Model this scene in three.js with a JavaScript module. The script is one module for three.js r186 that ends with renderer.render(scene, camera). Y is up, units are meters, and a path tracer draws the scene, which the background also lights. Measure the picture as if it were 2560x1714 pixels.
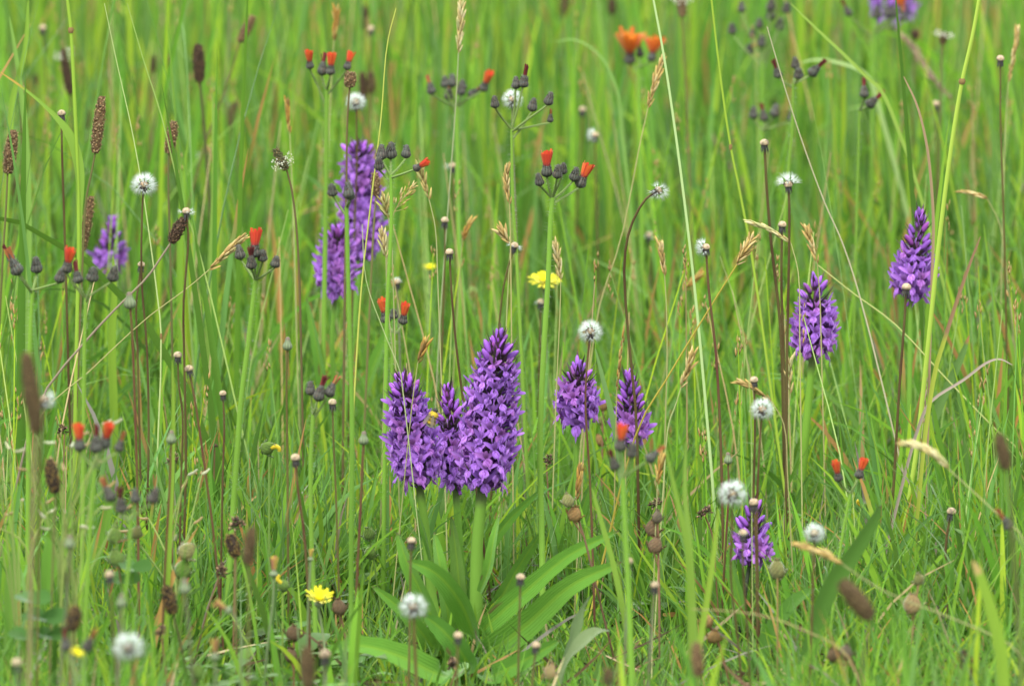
import * as THREE from 'three';

// ---------------------------------------------------------------- camera, sky, sun, exposure
const EYE = 0.92, PITCH = 7 * Math.PI / 180, FOV = 4.5;
const scene = new THREE.Scene();
const camera = new THREE.PerspectiveCamera(FOV, 1024 / 685, 0.1, 600);
camera.position.set(0, EYE, 0);
camera.lookAt(0, EYE - Math.tan(PITCH), -1);
camera.focus = 5.88;
camera.userData.fStop = 10.5;

const SKY_W = 64, SKY_H = 32, skyData = new Float32Array(SKY_W * SKY_H * 4);
for (let j = 0; j < SKY_H; j++) for (let i = 0; i < SKY_W; i++) {
  const up = Math.max(0, Math.sin(((j + 0.5) / SKY_H - 0.5) * Math.PI));      // evenly clouded: brighter overhead than at the horizon
  const l = 0.42 + 0.78 * up, k = (j * SKY_W + i) * 4;
  skyData[k] = l * 0.985; skyData[k + 1] = l * 1.0; skyData[k + 2] = l * 1.025; skyData[k + 3] = 1;
}
const sky = new THREE.DataTexture(skyData, SKY_W, SKY_H, THREE.RGBAFormat, THREE.FloatType);
sky.mapping = THREE.EquirectangularReflectionMapping; sky.magFilter = THREE.LinearFilter; sky.needsUpdate = true;
scene.background = sky; scene.environment = sky;

const sun = new THREE.DirectionalLight(new THREE.Color().setRGB(1, 0.97, 0.92), 1.3);
sun.position.set(-3.2, 9, 1.2); sun.target.position.set(0, 0, -6);
sun.castShadow = true; sun.shadow.radius = 40; sun.shadow.mapSize.set(2048, 2048);
Object.assign(sun.shadow.camera, { left: -4, right: 4, top: 6, bottom: -6, near: 0.5, far: 30 });
scene.add(sun, sun.target);

const renderer = new THREE.WebGLRenderer({ antialias: true });
renderer.toneMapping = THREE.LinearToneMapping;
renderer.toneMappingExposure = 2.8;
renderer.shadowMap.enabled = true;
renderer.setSize(1024, 685);

// ---------------------------------------------------------------- helpers
const V = (x, y, z) => new THREE.Vector3(x, y, z);
let seed = 7;
const rnd = () => { seed = (seed + 0x6D2B79F5) | 0; let t = Math.imul(seed ^ (seed >>> 15), 1 | seed); t = (t + Math.imul(t ^ (t >>> 7), 61 | t)) ^ t; return ((t ^ (t >>> 14)) >>> 0) / 4294967296; };
const rr = (a, b) => a + (b - a) * rnd();
const pick = (a) => a[Math.floor(rnd() * a.length)];
const lerp = (a, b, t) => a + (b - a) * t;
const mixc = (a, b, t) => [lerp(a[0], b[0], t), lerp(a[1], b[1], t), lerp(a[2], b[2], t)];
const tint = (c, s) => [c[0] * s, c[1] * s, c[2] * s];
const vary = (c, a) => { const s = rr(1 - a, 1 + a); return [c[0] * s * rr(1 - a * 0.5, 1 + a * 0.5), c[1] * s, c[2] * s * rr(1 - a * 0.5, 1 + a * 0.5)]; };

// where a plant stands in the meadow: read off the photograph as (x, y) at d metres out along the view
const HY = Math.tan(FOV / 2 * Math.PI / 180), SP = Math.sin(PITCH), CP = Math.cos(PITCH);
const near = (d) => (d < 5.6 ? 5.6 - (5.6 - d) * 0.62 : d);
function at(px, py, d0) {
  const d = near(d0);
  const x = (px - 1280) / 857 * HY, y = (857 - py) / 857 * HY;
  const dy = -SP + y * CP, dz = -CP - y * SP, t = d / -dz;
  return V(x * t, EYE + dy * t, -d);
}
const mpp = (d) => near(d) / CP * 2 * HY / 1714;        // metres in one photograph pixel at d

class Geo {
  constructor() { this.p = []; this.c = []; this.i = []; this.uv = []; }
  vert(v, c, u = 0, w = 0) { this.p.push(v.x, v.y, v.z); this.c.push(c[0], c[1], c[2]); this.uv.push(u, w); return this.p.length / 3 - 1; }
  tri(a, b, c) { this.i.push(a, b, c); }
  quad(a, b, c, d) { this.i.push(a, b, c, a, c, d); }
  grid(nu, nv, f, col) {
    const s = this.p.length / 3;
    for (let j = 0; j <= nv; j++) for (let i = 0; i <= nu; i++) { const u = i / nu, v = j / nv; this.vert(f(u, v), typeof col === 'function' ? col(u, v) : col, u, v); }
    for (let j = 0; j < nv; j++) for (let i = 0; i < nu; i++) { const a = s + j * (nu + 1) + i; this.quad(a, a + 1, a + nu + 2, a + nu + 1); }
    return this;
  }
  tube(pts, r, seg, col) {
    const n = pts.length, s = this.p.length / 3, side = V(0, 0, 0), oth = V(0, 0, 0), tan = V(0, 0, 0), q = V(0, 0, 0);
    const prev = V(1, 0, 0.13).normalize();
    for (let k = 0; k < n; k++) {
      tan.subVectors(pts[Math.min(n - 1, k + 1)], pts[Math.max(0, k - 1)]).normalize();
      side.copy(prev).addScaledVector(tan, -prev.dot(tan));
      if (side.lengthSq() < 1e-8) side.set(0, 0, 1).addScaledVector(tan, -tan.z);
      side.normalize(); prev.copy(side); oth.crossVectors(tan, side);
      const t = k / (n - 1), rad = typeof r === 'function' ? r(t) : r, c = typeof col === 'function' ? col(t) : col;
      for (let m = 0; m <= seg; m++) {
        const a = m / seg * Math.PI * 2;
        q.copy(pts[k]).addScaledVector(side, Math.cos(a) * rad).addScaledVector(oth, Math.sin(a) * rad);
        this.vert(q, c, m / seg, t);
      }
    }
    for (let k = 0; k < n - 1; k++) for (let m = 0; m < seg; m++) { const a = s + k * (seg + 1) + m; this.quad(a, a + 1, a + seg + 2, a + seg + 1); }
    return this;
  }
  // a leaf or blade along pts: w(t) half-width, folded along its midrib, turned so that its face looks along hint
  ribbon(pts, w, fold, hint, col, across = 2, twist = 0) {
    const n = pts.length, s = this.p.length / 3, tan = V(0, 0, 0), side = V(0, 0, 0), nor = V(0, 0, 0), q = V(0, 0, 0);
    for (let k = 0; k < n; k++) {
      tan.subVectors(pts[Math.min(n - 1, k + 1)], pts[Math.max(0, k - 1)]).normalize();
      side.crossVectors(tan, hint); if (side.lengthSq() < 1e-6) side.set(1, 0, 0); side.normalize();
      const t = k / (n - 1);
      if (twist) side.applyAxisAngle(tan, twist * t);
      nor.crossVectors(side, tan);
      const hw = w(t);
      for (let m = 0; m <= across; m++) {
        const u = m / across * 2 - 1;
        q.copy(pts[k]).addScaledVector(side, u * hw).addScaledVector(nor, Math.abs(u) * fold * hw);
        this.vert(q, typeof col === 'function' ? col(t, u) : col, m / across, t);
      }
    }
    for (let k = 0; k < n - 1; k++) for (let m = 0; m < across; m++) { const a = s + k * (across + 1) + m; this.quad(a, a + 1, a + across + 2, a + across + 1); }
    return this;
  }
  hair(a, b, w, col) {           // a stiff hair: three-sided spike
    const t = V(0, 0, 0).subVectors(b, a).normalize(), s = V(0, 0, 0).crossVectors(t, Math.abs(t.y) > 0.9 ? V(1, 0, 0) : V(0, 1, 0)).normalize(), o = V(0, 0, 0).crossVectors(t, s);
    const k = this.p.length / 3;
    for (let m = 0; m < 3; m++) { const g = m * 2.0944; this.vert(a.clone().addScaledVector(s, Math.cos(g) * w).addScaledVector(o, Math.sin(g) * w), col); }
    this.vert(b, col);
    this.tri(k, k + 1, k + 3); this.tri(k + 1, k + 2, k + 3); this.tri(k + 2, k, k + 3);
  }
  kite(o, dir, nor, len, wid, thick, c0, c1) {   // a scale: a little keeled diamond
    const side = V(0, 0, 0).crossVectors(dir, nor).normalize(), k = this.p.length / 3;
    this.vert(o, c0);
    this.vert(o.clone().addScaledVector(dir, len * 0.5).addScaledVector(side, wid), c0);
    this.vert(o.clone().addScaledVector(dir, len), c1);
    this.vert(o.clone().addScaledVector(dir, len * 0.5).addScaledVector(side, -wid), c0);
    this.vert(o.clone().addScaledVector(dir, len * 0.55).addScaledVector(nor, thick), c1);
    for (const [a, b] of [[0, 1], [1, 2], [2, 3], [3, 0]]) this.tri(k + a, k + b, k + 4);
    this.tri(k, k + 3, k + 2); this.tri(k, k + 2, k + 1);
  }
  build() {
    const g = new THREE.BufferGeometry();
    g.setAttribute('position', new THREE.Float32BufferAttribute(this.p, 3));
    g.setAttribute('color', new THREE.Float32BufferAttribute(this.c, 3));
    g.setAttribute('uv', new THREE.Float32BufferAttribute(this.uv, 2));
    g.setIndex(this.i); g.computeVertexNormals();
    return g;
  }
}
const curve = (pts, n) => pts.length < 2 ? pts : new THREE.CatmullRomCurve3(pts, false, 'centripetal').getPoints(n);

const vc = (o) => new THREE.MeshPhysicalMaterial({ color: 0xffffff, vertexColors: true, side: THREE.DoubleSide, roughness: 0.9, metalness: 0, ...o });
// lengthwise ribs of orchid leaves and grass
const ribs = (() => {
  const n = 128, a = new Uint8Array(n * 4 * 4);
  for (let y = 0; y < 4; y++) for (let x = 0; x < n; x++) { const v = 128 + 90 * Math.sin(x / n * Math.PI * 2 * 9) + 30 * Math.sin(x * 1.7); const k = (y * n + x) * 4; a[k] = a[k + 1] = a[k + 2] = Math.max(0, Math.min(255, v)); a[k + 3] = 255; }
  const t = new THREE.DataTexture(a, n, 4); t.wrapS = t.wrapT = THREE.RepeatWrapping; t.magFilter = THREE.LinearFilter; t.needsUpdate = true; return t;
})();
const M = {
  grass: vc({ transmission: 0.45, roughness: 1, thickness: 0, specularIntensity: 0.45 }),
  leaf: vc({ transmission: 0.3, roughness: 1, thickness: 0, specularIntensity: 0.5, bumpMap: ribs, bumpScale: 0.00025 }),
  dry: vc({ roughness: 0.95 }),
  stem: vc({ roughness: 0.8, specularIntensity: 0.35 }),
  petal: vc({ transmission: 0.3, roughness: 1, thickness: 0, sheen: 0.3, sheenRoughness: 0.5 }),
  ray: vc({ transmission: 0.3, roughness: 1, thickness: 0 }),
  bud: vc({ roughness: 0.85 }),
  fluff: vc({ transmission: 0.45, roughness: 1, thickness: 0 }),
  wing: new THREE.MeshPhysicalMaterial({ color: new THREE.Color().setRGB(0.45, 0.38, 0.28), transmission: 0.8, roughness: 0.35, thickness: 0, side: THREE.DoubleSide }),
};
const used = new Map();
const numbered = (n) => { const k = used.get(n) || 0; used.set(n, k + 1); return k ? `${n}_${String(k).padStart(3, '0')}` : n; };
function thing(name, base, label, category, group) {
  const g = new THREE.Group(); g.name = numbered(name); g.position.copy(base);
  g.userData = { label, category, kind: 'thing' }; if (group) g.userData.group = group;
  scene.add(g); return g;
}
function part(name, geo, mat, parent) {
  const m = new THREE.Mesh(geo instanceof Geo ? geo.build() : geo, mat);
  m.name = name; m.castShadow = m.receiveShadow = true; parent.add(m); return m;
}
const UPV = V(0, 1, 0);
const place = (m, pos, dir, s = 1, roll = 0) => {          // stand a shape whose own axis is +y along dir
  m.position.copy(pos); m.quaternion.setFromUnitVectors(UPV, dir.clone().normalize());
  if (roll) m.quaternion.multiply(new THREE.Quaternion().setFromAxisAngle(UPV, roll));
  m.scale.setScalar(s); return m;
};
// stem points (photograph x, y downwards along the stem) at d, carried on down to the soil; returns world points from the base up
function stemPath(pts, d, lean = 1) {
  const w = pts.map(([x, y, dd]) => at(x, y, d + (dd || 0))).filter((p, k) => k === 0 || p.y > 0.012);
  const l = w[w.length - 1];
  let slope = 0;
  if (w.length > 1) { const b = w[w.length - 2]; slope = (l.x - b.x) / Math.max(0.01, b.y - l.y); }
  slope = Math.max(-0.35, Math.min(0.35, slope)) * 0.75 * lean;
  if (l.y > 0.012) { if (l.y > 0.06) w.push(V(l.x + slope * l.y * 0.6, l.y * 0.4, l.z + rr(-0.012, 0.012))); w.push(V(l.x + slope * l.y + (w.length === 1 ? rr(-0.02, 0.02) : 0), -0.004, l.z + rr(-0.02, 0.02))); }
  else w.push(V(l.x, -0.004, l.z));
  return w.reverse();
}
const rel = (pts, b) => pts.map((p) => p.clone().sub(b));

// ---------------------------------------------------------------- colours (linear)
const C = {
  bright: [0.17, 0.35, 0.024], mid: [0.108, 0.255, 0.02], blue: [0.13, 0.275, 0.055], deep: [0.065, 0.16, 0.01], lime: [0.27, 0.415, 0.022],
  straw: [0.42, 0.33, 0.16], tan: [0.36, 0.2, 0.06], brown: [0.15, 0.085, 0.04], grey: [0.27, 0.24, 0.19],
};
// ---------------------------------------------------------------- ground
{
  const n = 512, a = new Uint8Array(n * n * 4), f = (x, y, s) => Math.sin(x * s * 1.3 + 2 * Math.sin(y * s * 0.7 + s)) * Math.cos(y * s * 1.1 + 1.7 * Math.sin(x * s * 0.9 - s));
  for (let y = 0; y < n; y++) for (let x = 0; x < n; x++) {
    const u = x / n * Math.PI * 2, v = y / n * Math.PI * 2;
    const k = 0.5 + 0.22 * f(u, v, 3) + 0.18 * f(u, v, 11) + 0.2 * (rnd() - 0.5) + 0.15 * f(u, v, 37);
    const c = k > 0.5 ? mixc([52, 62, 22], [82, 96, 32], Math.min(1, (k - 0.5) * 2.4)) : mixc([44, 34, 22], [52, 62, 22], Math.max(0, k * 2));
    const q = (y * n + x) * 4; a[q] = c[0]; a[q + 1] = c[1]; a[q + 2] = c[2]; a[q + 3] = 255;
  }
  const t = new THREE.DataTexture(a, n, n); t.colorSpace = THREE.SRGBColorSpace; t.wrapS = t.wrapT = THREE.RepeatWrapping; t.magFilter = THREE.LinearFilter; t.repeat.set(800, 800); t.needsUpdate = true;
  const g = new THREE.PlaneGeometry(400, 400); g.rotateX(-Math.PI / 2);
  const m = new THREE.Mesh(g, new THREE.MeshStandardMaterial({ map: t, roughness: 1, bumpMap: t, bumpScale: 0.004 }));
  m.name = 'ground'; m.receiveShadow = true; m.userData = { kind: 'structure', label: 'mossy soil under the meadow plants', category: 'ground' };
  scene.add(m);
}

// ---------------------------------------------------------------- the grass sward (nobody could count it)
function blade(G, o) {
  const n = o.n || 7, pts = [], p = V(o.x, o.y0 ?? -0.004, o.z), ax = Math.cos(o.az), az = Math.sin(o.az);
  let a = o.lean; const st = o.L / n;
  for (let k = 0; k <= n; k++) { pts.push(p.clone()); p.x += Math.sin(a) * ax * st; p.z += Math.sin(a) * az * st; p.y += Math.cos(a) * st; a += o.curl / n * (0.4 + 1.2 * k / n); if (p.y < 0.003) p.y = 0.003; }
  const hint = V(Math.cos(o.face), 0.25, Math.sin(o.face)), dry = o.dry || 2, c = o.col, cd = o.cd || C.tan;
  G.ribbon(pts, (t) => o.W * 0.5 * Math.min(1, 0.55 + t * 1.8) * Math.pow(Math.max(0, 1 - Math.pow(t, 2.6)), 0.7) + 0.0001, 0.28, hint, (t) => (t > dry ? cd : c), o.across || 2, o.twist || 0);
}
const greens = [C.bright, C.bright, C.mid, C.mid, C.blue, C.lime, C.mid, C.deep, C.blue];
const gcol = (dead) => (rnd() < dead ? vary(pick([C.straw, C.tan, C.grey, C.tan]), 0.3) : vary(pick(greens), 0.22));
const wob = (x, z) => Math.sin(x * 7.1 + 1.3 * Math.sin(z * 4.3)) * Math.cos(z * 5.7 + 1.1 * Math.sin(x * 6.1 + 2));
const turfBlade = (G, x, z, s) => blade(G, { x, z, L: rr(0.04, 0.12) * s, W: rr(0.001, 0.0027), lean: rr(0.03, 0.75), curl: rr(-0.1, 1.3), az: rr(0, 6.283), face: rr(0, 6.283), twist: rr(-1, 1), col: gcol(0.045), n: 5, across: 1 });
const midBlade = (G, x, z, s) => blade(G, { x, z, L: rr(0.1, 0.25) * s, W: rr(0.002, 0.006), lean: rr(0.0, 0.28), curl: rnd() < 0.15 ? rr(0.9, 2) : rr(0, 0.7), az: rr(0, 6.283), face: rr(0, 6.283), twist: rr(-1, 1), col: gcol(0.025), dry: rnd() < 0.1 ? rr(0.6, 0.95) : 2, n: 7 });
const tallBlade = (G, x, z, s, wide = 1, n = 8) => blade(G, { x, z, L: rr(0.24, 0.44) * s, W: rr(0.003, 0.008) * wide, lean: rr(0, 0.14), curl: rnd() < 0.14 ? rr(0.8, 2.3) : rr(0.0, 0.4), az: rr(0, 6.283), face: rr(0, 6.283), twist: rr(-0.9, 0.9), col: gcol(n === 6 ? 0.045 : 0), dry: rnd() < 0.12 ? rr(0.72, 0.95) : 2, n });
const deadBlade = (G, x, z) => blade(G, { x, y0: rr(0.002, 0.028), z, L: rr(0.03, 0.085), W: rr(0.001, 0.0035), lean: rr(0.8, 1.7), curl: rr(-0.5, 0.5), az: rr(0, 6.283), face: rr(0, 6.283), twist: rr(-2, 2), col: tint(vary(pick([C.straw, C.tan, C.brown, C.grey, C.brown, C.brown]), 0.3), 0.72), n: 4, across: 1 });
function fineStalk(G, x, z, L) {
  const az = rr(0, 6.283), b = rr(0.02, 0.2), c = vary(pick([C.lime, C.bright, C.straw, [0.3, 0.42, 0.12], C.blue]), 0.2), e = V(x + Math.cos(az) * b * L, L, z + Math.sin(az) * b * L);
  const pts = curve([V(x, -0.004, z), V(x + Math.cos(az) * b * L * 0.25, L * 0.5, z + Math.sin(az) * b * L * 0.25), e], 7);
  G.tube(pts, (t) => lerp(0.0009, 0.0004, t), 3, c);
  if (rnd() < 0.5) for (let m = 0; m < 8; m++) G.kite(e.clone().add(V(rr(-0.002, 0.002), rr(-0.02, 0.004), rr(-0.002, 0.002))), V(rr(-0.3, 0.3), 1, rr(-0.3, 0.3)).normalize(), V(rr(-1, 1), 0, rr(-1, 1)).normalize(), 0.006, 0.0008, 0.0006, C.tan, C.straw);
}
function herbLeaf(G, x, z) {
  const az = rr(0, 6.283), L = rr(0.014, 0.036), h = rr(0.006, 0.04), w = L * rr(0.16, 0.34), c = vary(pick([C.mid, C.deep, C.deep, [0.08, 0.18, 0.03]]), 0.22), d = V(Math.cos(az), 0, Math.sin(az)), o = V(x, h, z), up = rr(0.2, 1);
  G.tube([V(x * 1.0 + rr(-0.006, 0.006), -0.002, z), o], 0.0006, 3, c);
  G.ribbon([0, 0.25, 0.5, 0.75, 1].map((t) => o.clone().addScaledVector(d, L * t * (1.1 - 0.3 * up)).add(V(0, L * up * (t - 0.6 * t * t), 0))), (t) => w * Math.sin(Math.PI * Math.min(1, 0.1 + 0.9 * Math.pow(t, 0.8))) + 0.0002, 0.2, UPV, c);
}
const stuff = (name, G, mat, label) => { const m = part(numbered(name), G, mat, scene); m.userData = { kind: 'stuff', label, category: 'grass' }; return m; };
// round the orchids, every blade where it grows: low by the orchids, taller behind and to the sides
{
  const SPOTS = [[-0.117, 6.35, 0.13], [-0.12, 6.22, 0.13], [0.042, 5.92, 0.12], [0.081, 5.97, 0.11], [0.206, 6.0, 0.1], [0.276, 6.05, 0.21], [0.158, 5.7, 0.05], [-0.286, 6.3, 0.16]], HALF = (d) => 0.0592 * d, T = new Geo(), Md = new Geo(), Tl = new Geo(), Li = new Geo(), Cu = new Geo(), He = new Geo();
  const clear = (x, d) => Math.hypot((x + 0.02) / 0.2, (d - 5.46) / 0.42) < 1;
  const hides = (x, d, h) => SPOTS.some(([X, D, low]) => d < D && d > D - 1.1 && Math.abs(x * D / d - X) < 0.032 && h > lerp(EYE, low, d / D) - 0.02);      // no tall blade stands right before an orchid      // the turf round the big orchid clump is short
  const clumped = (n, d0, d1, r, per, f) => { for (let k = 0; k < n / per; k++) { const d = rr(d0, d1), x = rr(-1, 1) * (HALF(d) + 0.13); for (let j = 0; j < per; j++) { const a = rr(0, 6.283), q = r * Math.sqrt(rnd()), X = x + Math.cos(a) * q, D = d + Math.sin(a) * q; f(X, D, wob(X, D), Math.max(0, Math.abs(X) / HALF(D) - 0.4)); } } };
  clumped(6000, 5.25, 5.9, 0.05, 12, (x, d, w) => turfBlade(T, x, -d, (clear(x, d) ? 0.45 : 0.85)));
  clumped(23000, 5.3, 7.4, 0.05, 12, (x, d, w) => turfBlade(T, x, -d, (clear(x, d) ? 0.45 : 1) * (d < 5.6 ? 0.8 : 1) * (1 + 0.2 * w)));
  clumped(1800, 4.8, 5.3, 0.05, 8, (x, d) => turfBlade(T, x, -d, lerp(1.3, 0.9, (d - 4.8) / 0.5) * (clear(x, d) ? 0.4 : 1)));
  clumped(420, 4.85, 5.5, 0.03, 3, (x, d) => { if (!clear(x, d) && Math.abs(x + 0.03) > 0.06) midBlade(Md, x, -d, lerp(1.0, 0.5, (d - 4.5) / 1) * rr(0.7, 1)); });
  clumped(6800, 5.6, 7.4, 0.045, 7, (x, d, w, s) => { if (clear(x, d)) return; const k = (lerp(0.42, 0.95, Math.min(1, (d - 5.6) / 1.2)) + 0.3 * Math.min(1, s)) * (1 + 0.15 * w); if (!hides(x, d, 0.2 * k)) midBlade(Md, x, -d, k); });
  clumped(6500, 5.7, 7.4, 0.05, 6, (x, d, w) => { const L = rr(0.09, 0.2) * lerp(0.75, 1.2, (d - 5.7) / 1.7); if (!clear(x, d) && !hides(x, d, L * 0.8)) blade(Md, { x, z: -d, L, W: rr(0.0011, 0.0026), lean: rr(0.1, 0.75), curl: rr(-0.2, 1.1), az: rr(0, 6.283), face: rr(0, 6.283), twist: rr(-1, 1), col: gcol(0.03), n: 6, across: 1 }); });
  clumped(1500, 6.7, 7.4, 0.05, 5, (x, d, w, s) => tallBlade(Tl, x, -d, lerp(0.6, 1, (d - 6.7) / 0.7) * (1 + 0.12 * w)));
  clumped(230, 5.9, 6.8, 0.03, 3, (x, d, w, s) => { if ((x < 0 ? s > 0.12 : s > 0.25) && !hides(x, d, 0.4)) tallBlade(Tl, x, -d, rr(0.7, 1.25) * (x < 0 ? 1.1 : 0.85), 0.85); });
  clumped(520, 5.7, 7.4, 0.04, 2, (x, d, w, s) => { if (!clear(x, d) && !hides(x, d, 0.3)) fineStalk(Cu, x, -d, rr(0.14, 0.3) * lerp(0.7, 1.4, (d - 5.7) / 1.7) * (1 + 0.3 * s)); });
  clumped(2400, 5.2, 7.4, 0.06, 9, (x, d) => { if (!clear(x, d) || rnd() < 0.3) deadBlade(Li, x, -d); });
  clumped(1900, 5.1, 7.4, 0.05, 7, (x, d) => { if (!clear(x, d) && (x < -0.08 || d > 5.75)) herbLeaf(He, x, -d); });
  clumped(2600, 5.05, 6.1, 0.05, 9, (x, d) => { if (x < -0.1) herbLeaf(He, x, -d); });
  clumped(900, 5.3, 6.1, 0.04, 5, (x, d) => { if (x < -0.1 && !hides(x, d, 0.12)) midBlade(Md, x, -d, rr(0.4, 0.65)); });
  stuff('turf_grass', T, M.grass, 'fine short grass close over the soil round the orchids');
  stuff('meadow_grass', Md, M.grass, 'middling green blades of grass between the flowers');
  stuff('tall_grass', Tl, M.grass, 'long green blades standing behind and beside the orchids');
  stuff('grass_stalks', Cu, M.stem, 'hair-thin pale grass stalks scattered between the flowers');
  stuff('dead_grass', Li, M.dry, 'straw and brown dead blades lying over the soil');
  stuff('ground_cover_leaves', He, M.grass, 'small low green leaves between the grass');
}
// farther off and to both sides, squares of sward
{
  const far = [], low = [];
  for (let v = 0; v < 6; v++) {
    let G = new Geo();
    for (let k = 0; k < 70; k++) { const x = rr(-0.2, 0.2), z = rr(-0.2, 0.2); for (let j = 0; j < 4; j++) tallBlade(G, x + rr(-0.03, 0.03), z + rr(-0.03, 0.03), rr(0.6, 1.12), 1.25, 6); }
    for (let k = 0; k < 240; k++) midBlade(G, rr(-0.2, 0.2), rr(-0.2, 0.2), 1.1);
    for (let k = 0; k < 14; k++) fineStalk(G, rr(-0.2, 0.2), rr(-0.2, 0.2), rr(0.28, 0.46));
    far.push(G.build());
    G = new Geo();
    for (let k = 0; k < 900; k++) turfBlade(G, rr(-0.2, 0.2), rr(-0.2, 0.2), 1);
    for (let k = 0; k < 130; k++) midBlade(G, rr(-0.2, 0.2), rr(-0.2, 0.2), 0.7);
    for (let k = 0; k < 120; k++) herbLeaf(G, rr(-0.2, 0.2), rr(-0.2, 0.2));
    low.push(G.build());
  }
  const lists = { far: far.map(() => []), low: low.map(() => []) };
  let c = 0;
  for (let d = 3.4; d < 13.6; d += 0.34) for (let x = -2.6; x <= 2.6; x += 0.34) {
    const X = x + rr(-0.05, 0.05), D = d + rr(-0.05, 0.05), h = 0.0592 * D;
    if (Math.abs(X) > h + 1.1) continue;
    const inner = Math.abs(X) < h + 0.3;
    if (D > 7.4) lists.far[c++ % 6].push([X, D, rr(0.85, 1.08)]);
    else if (!inner) lists[D > 6.2 && rnd() < 0.6 ? 'far' : 'low'][c++ % 6].push([X, D, rr(0.7, 1)]);
    else if (D < 5.25) lists.low[c++ % 6].push([X, D, D < 4.6 ? 0.5 : 0.4]);
  }
  const mt = new THREE.Matrix4(), q = new THREE.Quaternion(), col = new THREE.Color();
  for (const [kind, shapes, name, label] of [['far', far, 'far_grass', 'dense tall grass of the meadow beyond the flowers'], ['low', low, 'low_grass', 'short grass spread over the meadow round about']]) shapes.forEach((g, v) => {
    const L = lists[kind][v]; if (!L.length) return;
    const im = new THREE.InstancedMesh(g, M.grass, L.length);
    L.forEach(([x, d, s], k) => { q.setFromAxisAngle(UPV, rr(0, 6.283)); mt.compose(V(x, 0, -d), q, V(1, s, 1)); im.setMatrixAt(k, mt); const t = rr(0.88, 1.12); col.setRGB(t * rr(0.9, 1.12), t, t * rr(0.85, 1.15)); im.setColorAt(k, col); });
    im.name = numbered(name); im.userData = { kind: 'stuff', label, category: 'grass' }; scene.add(im);
  });
}

// ---------------------------------------------------------------- orchids
const PUR = { lilac: [0.43, 0.19, 0.71], mid: [0.28, 0.09, 0.52], deep: [0.16, 0.03, 0.25], magenta: [0.23, 0.055, 0.31], pale: [0.42, 0.24, 0.62], dusk: [0.06, 0.027, 0.042], leafy: [0.05, 0.05, 0.028] };
const lipShapes = [], floretShapes = [], budShapes = [];
const petalInto = (G, o, dir, nor, len, wid, c0, c1, cup = 0.3) => {
  const pts = [0, 0.22, 0.45, 0.7, 0.88, 1].map((t) => o.clone().addScaledVector(dir, len * t).addScaledVector(nor, -len * cup * t * t));
  G.ribbon(pts, (t) => wid * Math.pow(Math.sin(Math.PI * Math.min(0.985, 0.14 + 0.84 * Math.pow(t, 0.85))), 0.8) + 0.00008, 0.3, nor, (t, u) => mixc(c0, c1, t * 0.7 + 0.3 * (1 - Math.abs(u))));
};
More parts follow.
